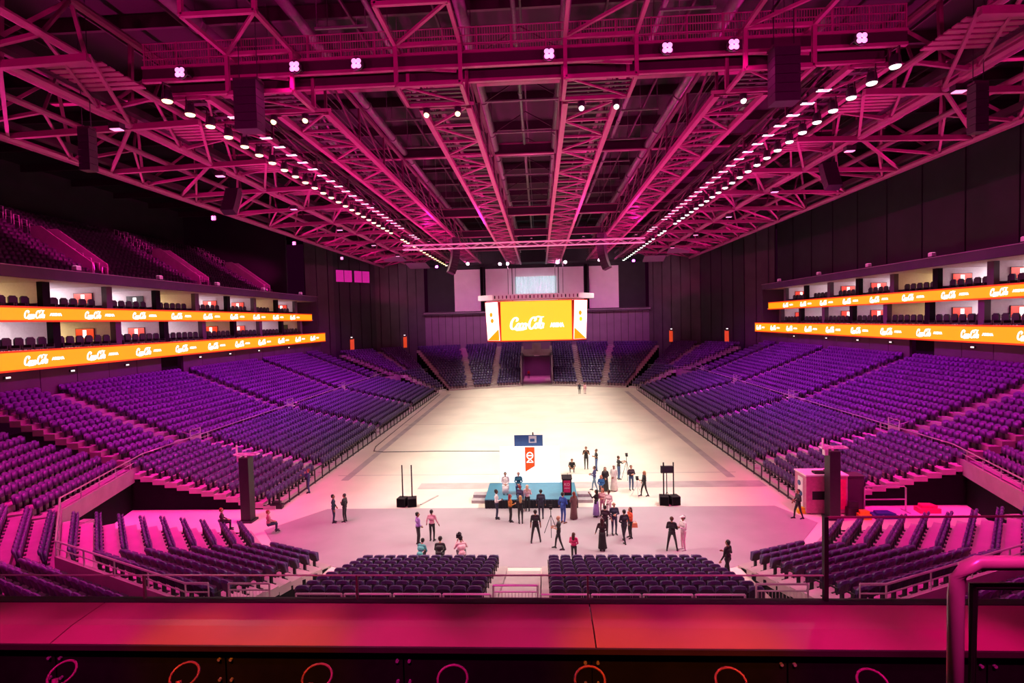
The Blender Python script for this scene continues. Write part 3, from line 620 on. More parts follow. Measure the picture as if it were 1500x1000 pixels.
# ------------------------------------------------------------------ lamps
hb = MB().lathe([(.12,.5),(.2,.42),(.24,.1),(.24,.0)], n=12).mesh('housing', m_black, True); hk = MB().box(-.03,-.28,.1,.03,-.24,.75).box(-.03,.24,.1,.03,.28,.75).box(-.03,-.28,.72,.03,.28,.78).mesh('bracket', m_steeld)
for s in (-1, 1):
    lens = MB().lathe([(.23,0),(.2,-.06),(.1,-.1)], n=12).mesh('lens', m_lampw if s < 0 else m_lampg)
    bars = MB().box(-.32,-.13,0,.32,-.05,.03).box(-.32,.05,0,.32,.13,.03).mesh('led_strip', m_lampb); bb = MB().box(-.36,-.18,.03,.36,.18,.12).box(-.03,-.03,.12,.03,.03,.6).mesh('backplate', m_black)
    ys = [24.2+1.62*k for k in range(24)] + [66.5+1.5*k for k in range(3)] + [73+2.1*k for k in range(13)]
    sw = 'nearer the dark balcony' if s < 0 else 'nearer the black curtain wall'
    for i, y in enumerate(ys):
        L = thing('floodlight', ('warm white' if s < 0 else 'cool white') + ' floodlight in the long lamp row ' + sw, 'lamp', (s*16.25, y, 22.55), 0, 'floodlight row ' + sw)
        link('housing', hb, L); link('lens', lens, L); link('bracket', hk, L)
        if i % 2 == 0: spot('lamp_beam', (s*16.25, y, 22.4), (s*(1.0 if i % 4 else -4), y+(5 if i % 4 else -7), 0), LAMP_W*2, (1,.87,.72) if s < 0 else (1,.90,.80), 66, .8, .2, L)
        if 1 < i < 27:
            b = thing('led_bar', 'small twin strip light inside the floodlight row ' + sw, 'lamp', (s*15.15, y+.4, 23.1), 0, 'twin strip lights ' + sw)
            link('led_strip', bars, b); link('backplate', bb, b)
    # magenta wash floods on the outer trusses
    for i, (x, y, z, to, wt, cl) in enumerate([(21,27,22.5,(24,27,0),.8,MAG),(21,36,22.5,(30,36,3),1.0,MAG),(21,47,22.5,(33,47,4),1.05,PUR),(21,58,22.5,(33,58,4),1.05,PUR),(21,70,22.5,(33,70,4),1.05,PUR),(21,82,22.5,(33,84,4),1.1,PUR),(21,93,22.5,(28,104,6),.9,MAG),(21,20,22.5,(20,24,0),.8,MAG)]):
        L = thing('wash_light', 'magenta wash light on the outer truss ' + sw, 'lamp', (s*x, y, z), 0, 'wash lights ' + sw)
        MB().box(-.3,-.2,-.05,.3,.2,.25).build('housing', m_black, L); MB().box(-.26,-.16,-.09,.26,.16,-.05).build('lens', m_lampp, L); MB().box(-.03,-.03,.25,.03,.03,.5).build('yoke', m_black, L)
        spot('wash_beam', (s*x, y, z-.15), (s*to[0],to[1],to[2]), WASH_W*wt, cl, 95, .8, .3, L)
    for i, y in enumerate((36.2, 47, 58.6, 70, 81)):  # added uplights, put here to light the roof trusses from below
        L = thing('added_parapet_uplight', 'small added magenta uplight on the tier parapet ' + sw, 'lamp', (s*27.25, y, 2.6), 0, 'added parapet uplights ' + sw)
        MB().box(-.12,-.16,0,.12,.16,.06).build('base', m_black, L); MB().lathe([(.09,.06),(.12,.12),(.13,.36),(.13,.4)], n=10).build('housing', m_black, L); MB().lathe([(.11,.4),(.11,.42)], n=10).build('lens', m_lampp, L)
        spot('parapet_beam', (s*27.2, y, 3.2), (s*7, y-4, 24), PAR_W, MAG, 62, .8, .2, L)
    for i, y in enumerate((34, 44, 54, 64, 75, 87)):
        L = thing('ledge_light', 'small uplight standing on the ledge above the suites ' + sw, 'lamp', (s*38.9, y, 17.16), 0, 'uplights on the suite ledge ' + sw)
        MB().box(-.25,-.3,0,.25,.3,.1).build('base', m_black, L); MB().box(-.2,-.25,.1,.2,.25,.45).build('housing', m_white, L); MB().box(-.16,-.2,.45,.16,.2,.48).build('lens', m_lampp, L)
        spot('ledge_beam', (s*38.8, y, 17.75), (s*14, y-1, 25), UP_W, MAG, 80, .7, .3, L)  # beams added on the ledge fixtures to light the trusses
def pod(x, y, z, aim, label, watts, grp, sz=75, cl=None, hang=0):
    L = thing('round_floodlight', label, 'lamp', (x,y,z), 0, grp)
    MB().tube((0,0,0),(0,-.06,.0),.3,14).tube((0,0,0),(0,.25,.1),.28,14,.12).build('housing', m_black, L)
    for q in range(4):
        t_ = R(45+90*q); MB().tube((.14*math.cos(t_),-.06,.14*math.sin(t_)),(.14*math.cos(t_),-.09,.14*math.sin(t_)),.11,10).build('lens', m_lampp, L)
    (MB().tube((0,.1,.2),(0,.1,hang),.03,6) if hang else MB().bar((0,.1,.12),(0,.95,.2),.06)).build('hanger', m_black, L)
    spot('flood_beam', (x, y-.2, z), aim, watts, cl or MAG, sz, .7, .3, L)
for x in (-14.1,-9.2,-6.6,1.3,6.0,8.6,13.5):
    pod(x*1.05, 23.1, 23.25, (x*1.3, 19, 1), 'round four-lens pink floodlight hanging from the transverse catwalk', 1500, 'round floodlights on the transverse catwalk', 100)
for x, y in ((-11.8,95),(-6.2,97),(-4.8,97),(4.2,97),(5.6,97),(11.5,95)):
    pod(x, y, 22.4, (x*1.5, 114, 19), 'small pink spotlight cluster hanging before the far white panels', 17000, 'far spotlight clusters', 90, (1,.42,.66), 8.62)
for x in (-18,18):  # added wall washes, put in to turn the far wall purple
    pod(x, 98, 22.4, (x*.9, 114, 9), 'added purple wall-washing spotlight before the ribbed far wall', 14000, 'added far wall wash spotlights', 80, PUR, 8.62)
for y in (50.8, 67.2, 83.2):  # added spots, put in so the balcony stairs read pink
    pod(-29.5, y-2, 22.3, (-46, y, 20.5), 'added pink spotlight aimed at a balcony stair', 42000, 'added balcony stair spotlights', 30, None, 8.72)
# added uplights on the hanging truss, put there to light the centre trusses
for x in (-12,-6,0,6,12):
    L = thing('added_truss_uplight', 'small added magenta uplight clamped on the long hanging lighting truss', 'lamp', (x,62.25,21.2), 0, 'added uplights on the lighting truss')
    MB().box(-.15,-.15,0,.15,.15,.3).build('housing', m_black, L); MB().box(-.12,-.12,.3,.12,.12,.33).build('lens', m_lampp, L)
    spot('uplight_beam', (x,62.25,21.6), (x,40,24.5), 1500, MAG, 110, .6, .2, L); spot('uplight_beam', (x,62.25,21.6), (x,84,24.5), 1100, MAG, 110, .6, .2, L)
# ------------------------------------------------------------------ hanging loudspeakers
def speaker(x, y, ztop, n, w_, hh, d_, tilt, label, curve=0, rz=0):
    t = thing('line_array', label, 'loudspeaker', (x,y,ztop), R(rz)); zz = 0; ang = R(tilt); px, pz = 0, 0
    for k in range(n):
        a = ang + curve*k; ca, sa = math.cos(a), math.sin(a)
        c = MB(); 
        P = [(-d_/2,0),(d_/2,0),(d_/2,-hh*.94),(-d_/2,-hh*.94)]
        c.prism([(-w_/2, px+p*ca-q*sa*-1, pz+q*ca+p*sa*-1) for p, q in P], (w_,0,0))
        c.build('cabinet', m_black, t)
        px += hh*math.sin(a)*-1; pz -= hh*math.cos(a)
    for xx in (-w_*.4, w_*.4): MB().tube((xx,0,0),(xx,0,31.02-ztop),.02,5).build('hoist_chain', m_black, t)
    MB().box(-w_*.55,-d_*.4,.02,w_*.55,d_*.4,.12).build('fly_frame', m_steeld, t)
speaker(-11.5,22.6,22.45,6,.98,.345,.7,0,'large black loudspeaker stack hanging over the seats nearer the dark balcony')
speaker(10.85,22.6,22.7,6,1.0,.36,.7,0,'large black loudspeaker stack hanging over the seats nearer the black curtain wall')
speaker(-20.9,25,21.7,6,.55,.33,.5,0,'slim black loudspeaker column on the outer truss nearer the dark balcony')
speaker(20.3,25,21.9,6,.55,.35,.5,0,'slim black loudspeaker column on the outer truss nearer the black curtain wall')
speaker(-22.4,40,22.5,6,1.0,.34,.6,20,'tilted loudspeaker array under the outer truss nearer the dark balcony',.03)
speaker(21.7,40,22.7,6,1.0,.34,.6,20,'tilted loudspeaker array under the outer truss nearer the black curtain wall',.03)
speaker(-9.6,66,22.3,12,1.5,.36,.9,-8,'long curved loudspeaker array beyond the lighting truss nearer the dark balcony',.05, -70)
speaker(8.6,66,22.3,12,1.5,.36,.9,-8,'long curved loudspeaker array beyond the lighting truss nearer the black curtain wall',.05, 70)
for s in (-1,1):
    for k, (x,y,z) in enumerate(((23.5,88,23.2),(20.5,93,22.4))):
        b = MB().prism([(-1.8,-1.4,0),(1.8,-1.4,0),(2.0,1.4,-.7),(-1.6,1.4,-.7)],(0,0,.08)).tube((-1,0,0),(-1,0,30.9-z),.02,4).tube((1,0,0),(1,0,30.9-z),.02,4).build('acoustic_baffle', m_wallp, None, (s*x,y,z))
        tag(b, 'sloping purple baffle board hung under the roof corner ' + ('nearer the dark balcony' if s < 0 else 'nearer the black curtain wall'), 'baffle', 'hung baffle boards')
# ------------------------------------------------------------------ scoreboard
sb = thing('scoreboard', 'big hanging scoreboard with yellow screen and white angled corner screens', 'scoreboard', (.15, 96, 8.3))
Wm, Cn = 6.5, 2.65; Hs = 7.3; Yf = 0
def face(p, q, z0, z1, name, mat, off=0, tp=.4):
    d = Vector((q[0]-p[0], q[1]-p[1], 0)).normalized(); nrm = Vector((d.y, -d.x, 0)); m = MB()
    b0 = [Vector((p[0],p[1],z0)), Vector((q[0],q[1],z0))]; t0 = [Vector((p[0],p[1],z1))+nrm*tp, Vector((q[0],q[1],z1))+nrm*tp]
    e = nrm*.08; o_ = nrm*off
    vs_ = [b0[0]+o_, b0[1]+o_, t0[1]+o_, t0[0]+o_]; m.add(vs_ + [v-e for v in vs_], [(0,1,2,3),(7,6,5,4),(1,0,4,5),(2,1,5,6),(3,2,6,7),(0,3,7,4)])
    return m.build(name, mat, sb), d, nrm
oc = [(-Wm,Yf),(Wm,Yf),(Wm+Cn,Yf+Cn),(Wm+Cn,Yf+Cn+.9),(-Wm-Cn,Yf+Cn+.9),(-Wm-Cn,Yf+Cn)]
m_lime = M('lime_mark', (.3,.5,0), .4, emit=(.6,.75,.02), es=.9)
for k in range(6):
    p, q = oc[k], oc[(k+1) % 6]; dv = Vector((q[0]-p[0], q[1]-p[1])); g = dv.normalized()*.16
    if k in (2,3,4): face(p, q, 0, Hs, 'rear_casing', m_black, 0, .1); continue
    f_, d, nrm = face((p[0]+g.x,p[1]+g.y), (q[0]-g.x,q[1]-g.y), .18, Hs-.12, 'main_screen' if k == 0 else 'corner_screen', m_ambr2 if k == 0 else m_lwhite, .07)
    face(p, q, 0, Hs, 'screen_surround', m_redglow, 0)
    if k == 0:
        c = Vector(((p[0]+q[0])/2,(p[1]+q[1])/2, Hs*.43)) + nrm*.4
        lo = link('lettering', me_logo, f_, c - d*1.6 + Vector((0,0,.1))); lo.scale = (2.35,1,2.6)
        ar = link('lettering', me_arena, f_, c + d*3.7 + Vector((0,0,-.35))); ar.rotation_euler = (R(90),0,0); ar.scale = (1.75,2.3,1)
    else:
        ln = dv.length
        for u0_, zz, r_, cm_ in ((.45,4.9,.42,m_amber),(.5,3.8,.42,m_amber if k == 5 else m_lime)):
            c = Vector((p[0],p[1],zz)) + Vector((d.x,d.y,0))*ln*u0_ + nrm*(.4*zz/Hs+.11); MB().tube(c, c+nrm*.02, r_, 14).build('screen_mark', cm_, f_)
        tri = [(.06,.22),(.94,.22),(.94,2.3)] if k == 5 else [(.06,.22),(.94,.22),(.06,2.3)]
        MB().prism([Vector((p[0],p[1],zz)) + Vector((d.x,d.y,0))*ln*u_ + nrm*(.4*zz/Hs+.09) for u_, zz in tri], nrm*.02).build('screen_mark', m_amber, f_)
MB().prism([(-Wm-1.2,-1.0,Hs+.25),(Wm+1.2,-1.0,Hs+.25),(Wm+Cn+1.5,Cn-.4,Hs+.25),(Wm+Cn+1.5,Cn+1.5,Hs+.25),(-Wm-Cn-1.5,Cn+1.5,Hs+.25),(-Wm-Cn-1.5,Cn-.4,Hs+.25)],(0,0,.9)).build('top_band', m_white, sb)
for k in range(22): MB().box(-7.4+k*.7,-1.06,Hs+.4,-7.2+k*.7,-1.0,Hs+.95).build('band_fitting', m_steel if k % 3 else m_blackm, sb)
for x in (-9.5,-5,-3.6,3.6,5,9.5): MB().tube((x,1.6,Hs+1.1),(x,1.6,22.6),.05,5).build('hoist_cable', m_black, sb)
bt = [(x*.97,y) for x, y in oc]; MB().prism([(x,y,-.12) for x, y in bt],(0,0,.12)).build('base_panel', m_black, sb)
# ------------------------------------------------------------------ stage
SH = .6
st = thing('stage', 'low stage with blue top and black pleated skirt', 'stage', (-.05,33.6,0))
MB().box(-3.0,0,SH-.06,2.95,3.5,SH).build('stage_top', m_stageb, st)
sk = MB()
for k in range(60):
    x = -3.0+5.95*k/60; d = .03*(k % 2); sk.add([(x,-.0-d,0),(x+5.95/60,-.03+d,0),(x+5.95/60,-.03+d,SH-.06),(x,-d,SH-.06)],[(0,1,2,3)])
sk.box(-3.0,.02,0,-2.95,3.5,SH-.06).box(2.9,.02,0,2.95,3.5,SH-.06).box(-2.95,3.4,0,2.9,3.45,SH-.06); sk.build('skirt', m_skirt, st)
for x, lab in ((-3.55,'nearer the twin poles without monitor'),(3.45,'beside the podium')):
    t = thing('step_box', 'grey two-step box at the end of the stage ' + lab, 'steps', (x,35.2,0))
    MB().box(-.5,-.6,0,.5,.6,.2).build('lower_step', m_plywood, t); MB().box(-.45,-.05,.2,.45,.6,.4).build('upper_step', m_plywood, t)
bd = thing('backdrop_board', 'large white backdrop board with orange banner behind the stage', 'backdrop', (-.2,37.2,0))
MB().box(-2.1,0,0,2.1,.08,3.15).build('board', M('led_wall', (.7,.7,.7), .4, emit=(.93,.95,1), es=1.25, var=.02), bd)
MB().box(-2.12,.0,0,-2.08,.1,3.17).build('frame_edge', m_white, bd)
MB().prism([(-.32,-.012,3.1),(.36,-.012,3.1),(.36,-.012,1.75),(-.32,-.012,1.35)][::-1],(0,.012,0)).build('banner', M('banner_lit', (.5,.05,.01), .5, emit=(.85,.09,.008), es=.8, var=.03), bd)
bn = MB()
for k in range(20):
    a0, a1 = 2*math.pi*k/20, 2*math.pi*(k+1)/20
    bn.add([(.02+.24*math.cos(a0),-.02,2.5+.26*math.sin(a0)),(.02+.24*math.cos(a1),-.02,2.5+.26*math.sin(a1)),(.02+.17*math.cos(a1),-.02,2.5+.19*math.sin(a1)),(.02+.17*math.cos(a0),-.02,2.5+.19*math.sin(a0))],[(0,1,2,3)])
bn.box(-.22,-.025,2.46,.26,-.015,2.54).box(-.22,-.025,2.0,.26,-.015,2.06); bn.prism([(-.2,-.02,2.06),(-.1,-.02,2.06),(.04,-.02,2.2),(.2,-.02,2.06),(.26,-.02,2.06),(.06,-.02,2.26),(-.02,-.02,2.26)],(0,-.004,0))
bn.build('banner_emblem', m_lwhite, [c for c in bd.children if c.name.startswith('banner')][0])
for x in (-1.8,1.8): MB().bar((x,.1,2.2),(x,1.0,.02),.06).build('rear_brace', m_steeld, bd)
nb = thing('navy_board', 'navy blue board with picture panel standing behind the white backdrop', 'board', (-.25,38.1,0))
MB().box(-1.05,0,0,1.0,.1,3.75).build('board', m_navy, nb); MB().box(0,-.02,3.2,.55,0,3.7).build('picture', m_suite, nb); MB().box(.08,-.03,3.28,.42,-.02,3.5).build('picture_detail', m_navy, nb)
MB().box(-1.0,.1,0,-.92,.8,.05).box(.9,.1,0,.98,.8,.05).build('foot', m_black, nb); MB().tube((.3,.05,3.75),(.3,.05,3.95),.05,6).build('mast_light', m_black, nb)
pd = thing('podium', 'black podium with pink front panel on the stage', 'podium', (2.25,34.5,SH))
MB().prism([(-.3,-.2,0),(.3,-.2,0),(.26,.2,0),(-.26,.2,0)],(0,0,1.05)).build('body', m_black, pd); MB().prism([(-.34,-.25,1.05),(.34,-.25,1.05),(.34,.25,1.2),(-.34,.25,1.2)],(0,0,.05)).build('desk', m_black, pd)
MB().box(-.22,-.22,.2,.22,-.2,.98).build('front_panel', m_pink, pd)
for z, t_ in ((.72,'KO'),(.48,'ARENA')):
    l = link('panel_lettering', text_mesh(t_, .26 if t_ == 'KO' else .11, m_white), [c for c in pd.children if c.name.startswith('front_panel')][0], (0,-.23,z)); l.rotation_euler = (R(90),0,0)
MB().tube((.05,0,1.15),(.05,-.12,1.45),.012,5).build('microphone', m_black, pd)
for sx, x, lab in ((-1,-8.25,'beside two bare poles'),(1,8.75,'below the pole-mounted monitor')):
    for j, dx in enumerate((-.32,.34)):
        b = thing('subwoofer', 'black floor subwoofer with a tall pole %s, %s' % (lab, 'straight one' if j == 0 else 'turned one'), 'loudspeaker', (x+dx,34.2,0), R(-8 if j == 0 else 12))
        MB().box(-.28,-.3,0.02,.28,.3,.58).build('cabinet', m_black, b); MB().box(-.25,-.32,.05,.25,-.3,.55).build('grille', m_blackm, b); MB().tube((0,.1,.58),(0,.1,2.7),.045,6).build('pole', m_black, b)
        for xx in (-.22,.22): MB().box(xx-.03,-.25,0,xx+.03,.25,.02).build('foot', m_black, b)
mt_ = thing('monitor_stand', 'black monitor on a tripod stand between two poles', 'monitor', (8.78,34.9,0))
MB().tube((0,0,.5),(0,0,1.9),.03,6).build('pole', m_black, mt_)
for k in range(3): MB().tube((0,0,.6),(.35*math.cos(R(90+120*k)),.35*math.sin(R(90+120*k)),0),.02,5).build('leg', m_black, mt_)
MB().box(-.38,-.1,1.85,.38,.1,2.3).build('screen_case', m_black, mt_); MB().box(-.34,-.11,1.89,.34,-.1,2.26).build('screen', m_pan, mt_)
ar = MB().bar((-7.4,34.4,.03),(-6.6,36.2,.03),.12,.05).build('floor_ramp', m_strip); tag(ar, 'narrow cable ramp on the floor behind the black subwoofers', 'cable ramp')
# posts, cabinet, rack and gear
for s, lab in ((-1,'beside the seated man on the corner seats'),(1,'in front of the pink equipment cabinet')):
    p = thing('floor_post', 'thick black post with pale bracket ' + lab, 'post', (s*17.6,31.7,0))
    MB().box(-.3,-.3,0,.3,.3,4.0).build('column', m_black, p); MB().box(-.42,-.42,0,.42,.42,.12).build('base', m_black, p)
    for q in ((-.7,-.25,4.15,.8,-.19,4.22),(-.7,.19,4.15,.8,.25,4.22),(-.7,-.25,4.15,-.63,.25,4.22),(.74,-.25,4.15,.8,.25,4.22),(-.05,-.05,4.0,.05,.05,4.2)): MB().box(*q).build('bracket_bar', m_white, p)
    MB().tube((-.55,0,4.2),(-.55,0,4.75),.06,6).build('bracket_lamp', m_white, p); MB().box(-.5,-.14,3.75,-.3,.14,4.1).build('junction_box', m_white, p)
cbn = thing('equipment_cabinet', 'pink and white equipment cabinet with dark opening behind the floor post', 'cabinet', (17.6,33.0,0))
MB().box(-1.2,-.7,.08,1.2,.7,2.3).build('body', M('cabinet_rose', (.5,.17,.28), .5), cbn); MB().box(-1.25,-.75,2.3,1.25,.75,2.38).build('lid', m_white, cbn)
MB().box(-.85,-.73,.9,.25,-.7,1.4).build('opening', m_black, cbn); MB().box(-1.22,-.3,.3,-1.2,.3,2.1).build('side_door', m_white, cbn)
for y, z in ((.1,1.7),(-.1,1.1)): MB().tube((-1.22,y,z),(-1.26,y,z),.16,10).build('gauge', m_navy, cbn)
MB().box(.4,-.72,.3,1.1,-.7,2.1).build('front_door', m_pink, cbn); MB().box(-.6,-.5,2.38,.1,-.1,2.5).build('tray', m_black, cbn); MB().box(.3,-.2,2.38,.9,.3,2.46).build('tray', m_black, cbn)
for x in (-1,1): MB().box(x-.1,-.6,0,x+.1,.6,.08).build('foot', m_black, cbn)
bkb = tag(MB().box(-.55,-.4,0,.55,.4,2.1).box(-.6,-.45,2.1,.6,.45,2.16).box(-.45,-.43,.2,.45,-.4,1.95).build('dark_case', m_wall, None, (19.5,33.2,0)), 'tall dark case standing beside the equipment cabinet', 'case')
rk = thing('tube_rack', 'pink tube rack with two bars standing behind the turned corner seats', 'rack', (21.2,32.7,0))
MB().path([(-1.2,0,0),(-1.2,0,1.45),(-1.1,0,1.55),(1.1,0,1.55),(1.2,0,1.45),(1.2,0,0)],.05,6).build('frame', m_rail, rk); MB().tube((-1.2,0,.75),(1.2,0,.75),.04,6).build('bar', m_rail, rk)
for x in (-1.2,1.2): MB().bar((x,-.4,.03),(x,.4,.03),.08,.06).build('foot', m_rail, rk)
for k,(x,y,c,lab,w_,h_) in enumerate(((19.3,31.6,m_yel,'yellow plastic crate on the floor near the tube rack',.35,.5),(20.6,31.9,m_navy,'blue folded cover on the floor under the tube rack',.7,.3),(16.3,32.6,m_yel,'yellow wet floor box beside the man in black by the fence',.3,.35),(23.6,32.7,m_pink,'crumpled red tarpaulin bundle by the black drape',.6,.45),(18.9,32.0,m_black,'black folded trolley leaning by the dark case',.35,.9),(-16.9,34.0,m_black,'black equipment bag at the end of the floor fence',.4,.45))):
    b = MB(); b.prism([(-w_,-w_*.6,0),(w_,-w_*.6,0),(w_*.8,w_*.6,0),(-w_*.9,w_*.5,0)],(0,0,h_*.6)); b.prism([(-w_*.8,-w_*.4,h_*.6),(w_*.7,-w_*.5,h_*.6),(w_*.5,w_*.4,h_*.6),(-w_*.6,w_*.4,h_*.6)],(w_*.05,0,h_*.4))
    tag(b.build(('crate','folded_cover','floor_box','tarpaulin_bundle','folded_trolley','equipment_bag')[k], c, None, (x,y,0)), lab, ('crate','cover','box','tarpaulin','trolley','bag')[k])
# ------------------------------------------------------------------ near railings behind the end seats
RY = 17.0
def barrier(x0, x1, h, z, label, grp, bars=True, y=RY):
    t = thing('barrier_rail', label, 'railing', ((x0+x1)/2, y, z), 0, grp); w2 = (x1-x0)/2
    MB().tube((-w2,0,h),(w2,0,h),.035,6).build('top_rail', m_rail, t); MB().tube((-w2,0,h-.22),(w2,0,h-.22),.025,6).build('second_rail', m_rail, t); MB().tube((-w2,0,.08),(w2,0,.08),.02,6).build('bottom_rail', m_rail, t)
    for x in (-w2,w2): MB().tube((x,0,0),(x,0,h),.035,6).build('post', m_rail, t)
    b = MB()
    for k in range(int((x1-x0)/.11)): b.tube((-w2+.06+k*.11,0,.08),(-w2+.06+k*.11,0,h-.22),.009,4)
    stuff(b.build('balusters', m_rail, t))
struct(MB().box(-11,16.2,0,11,17.55,2.15).build('floor_cross_aisle', m_ptread))
for x0 in (-7.6,-5.95,-4.3,-2.65): barrier(x0, x0+1.55, .95, 2.15, 'low pink tube barrier behind the straight end block near the kneeling cameraman', 'low barriers, cameraman block')
for x0 in (.55,2.2,3.85,5.5): barrier(x0, x0+1.55, .95, 2.15, 'low pink tube barrier behind the straight end block near the woman in pink', 'low barriers, pink top block')
barrier(-1.0, .45, 1.25, 2.15, 'higher pink gate barrier closing the bare concrete aisle', None)
barrier(-9.9, -8.5, 1.3, 2.15, 'higher pink gate barrier between straight and corner blocks near the lone post', None)
barrier(7.4, 9.0, 1.3, 2.15, 'higher pink gate barrier between straight and corner blocks near the cabinet', None)
# ------------------------------------------------------------------ terrace in front of the camera
TF = MB().box(-12,2.0,6.9,12,5.95,7.3).build('floor_terrace', m_blackm); struct(TF)
ld = thing('terrace_ledge', 'wide polished metal ledge glowing pink and orange along the terrace front', 'ledge', (0,5.82,8.38))
xs = [-12,-5.12,1.25,12]
for a0, a1 in zip(xs[:-1], xs[1:]): MB().prism([(a0+.008,0,-.03),(a0+.008,.30,.02),(a0+.008,.79,.035),(a0+.008,.79,-.03),(a0+.008,.3,-.05),(a0+.008,0,-.08)],(a1-a0-.016,0,0)).build('ledge_panel', m_ledge, ld)
MB().box(-12,.795,.0,12,.93,.045).build('ledge_back_strip', m_black, ld); MB().box(-12,-.03,-.09,12,.0,-.03).build('ledge_front_edge', m_steeld, ld)
fp = thing('panel_wall', 'black glossy front panels with paired bolts under the polished ledge', 'panel wall', (0,5.85,7.3))
jx = [-9.4,-7.25,-5.12,-3.04,-.94,1.2,3.35,5.46,7.6,9.7]
for a0, a1 in zip(jx[:-1], jx[1:]):
    MB().box(a0+.01,.03,0,a1-.01,.08,.97).build('front_panel', m_blackm, fp)
bm = MB().tube((0,.03,0),(0,.0,0),.018,8).mesh('bolt', m_rail)
for x in jx:
    for z in (.9,.66):
        for d in (-.07,.07): link('bolt', bm, fp, (x+d,0,z-.05))
MB().box(-12,.09,0,12,.7,.95).build('plinth', m_blackm, fp)
gl_ = thing('glass_balustrade', 'low clear glass balustrade with red lit top rail on the ledge', 'balustrade', (0,6.7,8.425))
gx = [-7.6,-4.63,-1.75,1.24,4.18]
for a0, a1 in zip(gx[:-1], gx[1:]):
    MB().box(a0+.02,-.006,0,a1-.02,.006,.31).build('glass_pane', m_glass, gl_)
MB().box(-7.6,-.012,.31,4.2,.012,.322).build('top_rail', m_rail, gl_)
for x in gx[1:-1]: MB().box(x-.011,-.02,0,x+.011,.02,.32).build('post', m_steel_shaded, gl_)
g2 = thing('glass_screen', 'taller clear glass screen beside the bent tube handrail', 'glass screen', (0,6.7,8.425))
MB().box(4.22,-.006,0,8.2,.006,1.04).build('glass_pane', m_glass, g2); MB().box(4.2,-.015,1.04,8.2,.015,1.06).build('top_trim', m_steel, g2); MB().box(4.16,-.03,0,4.21,.03,1.06).build('post', m_black, g2)
for k, x in enumerate((-4.45,-3.08,-1.71,-.28,1.13,2.54,3.92)):
    s_ = thing('bar_stool', 'bar stool with looped ring backrest lined up at the black terrace front', 'stool', (x,5.38,7.3), R(-14+6*k) if k < 3 else R(4*(k-3)), 'bar stools on the terrace')
    tl = -.12 if k < 2 else 0
    rg = [(.155*math.cos(R(q*18))+tl*.6, .11*math.sin(R(q*18))-.05, 1.02+.07*math.sin(R(q*18))) for q in range(20)]
    MB().path(rg,.013,6,True).build('ring_back', m_steel, s_, smooth=True)
    MB().path([(-.05+tl*.4,-.10,.99),(-.05,-.16,.8),(-.02,-.12,.62)],.03,6).build('back_stem', m_steel, s_, smooth=True)
    MB().lathe([(.16,.58),(.2,.6),(.21,.65),(.17,.69),(.05,.7)],(0,-.05,0)).build('seat', m_seat3, s_, smooth=True)
    for q in range(4): MB().tube((.12*math.cos(R(45+90*q)),-.05+.12*math.sin(R(45+90*q)),.6),(.2*math.cos(R(45+90*q)),-.05+.2*math.sin(R(45+90*q)),0),.014,6).build('leg', m_steeld, s_)
    MB().path([(.17*math.cos(R(q*30)),-.05+.17*math.sin(R(q*30)),.25) for q in range(12)],.01,5,True).build('foot_ring', m_steeld, s_)
struct(MB().box(-6,-3,9.9,8,1.9,10.2).build('floor_viewpoint', m_blackm))
hr = thing('handrail', 'thick bent tube handrail glowing pink with a dark inner frame', 'handrail', (1.92,1.62,10.2))
MB().path([(0,0,0),(0,0,.95),(.006,0,1.0),(.025,0,1.035),(.06,0,1.05),(.9,0,1.05)],.021,12).build('outer_tube', M('satin_tube', (.6,.42,.48), .3, metal=.15), hr, smooth=True)
MB().path([(.065,.02,0),(.065,.02,.97),(.9,.02,.97)],.014,8).build('inner_frame', m_black, hr)
OR, PK = (1,.17,.006), (1,.01,.34)
for i,(x,c,wt) in enumerate(((-6,PK,.8),(-4.75,PK,.9),(-3.5,OR,1),(-2.25,OR,1),(-1.0,PK,1),(.25,PK,.8),(1.5,OR,1.1),(2.75,OR,1.1),(4.0,PK,.9),(5.4,PK,1))):  # added spots out of view, put in to colour the ledge
    L = thing('added_canopy_spotlight', 'small added %s spotlight above the terrace ledge' % ('orange' if c is OR else 'pink'), 'lamp', (x,1.6,14.6), 0, 'added terrace spotlights')
    MB().lathe([(.06,.3),(.1,.25),(.1,0)]).build('housing', m_black, L); MB().tube((0,0,.3),(0,0,.42),.02,5).build('stem', m_black, L)
    spot('spot_beam', (x,1.6,14.55), (x,5.72,8.2), wt*3300, c, 14, 1.0, .1, L)
for i, x in enumerate((-15,-9,-3,3,9,15)):  # added washes out of view, lighting the trusses and near seats
    L = thing('added_canopy_washlight', 'added magenta wash light on the front edge of the viewing canopy', 'lamp', (x,2.45,15.1), 0, 'added canopy wash lights')
    MB().box(-.25,-.05,-.15,.25,.3,.2).build('housing', m_black, L); MB().box(-.2,.3,-.1,.2,.33,.15).build('lens', m_lampp, L)
    spot('canopy_beam', (x,2.85,15.15), (x*1.5,34,23.5), CAN_W, MAG, 75, .7, .25, L)
    spot('canopy_beam', (x,2.85,15.0), (x*1.6,22,1), CAN_W*.28, MAG, 75, .7, .25, L)
L = thing('added_canopy_downlight', 'small added pink downlight above the bent tube handrail', 'lamp', (2.2,.4,14.6))  # added lamp out of view, put in to light the handrail
MB().lathe([(.06,.4),(.1,.25),(.1,0)]).build('housing', m_black, L); spot('down_beam', (2.2,.4,14.55), (2.1,1.7,11.2), 900, (1,.03,.34), 40, .8, .15, L)
struct(MB().box(-16,-6,15.0,16,2.4,15.3).build('ceiling_terrace', m_blackm))
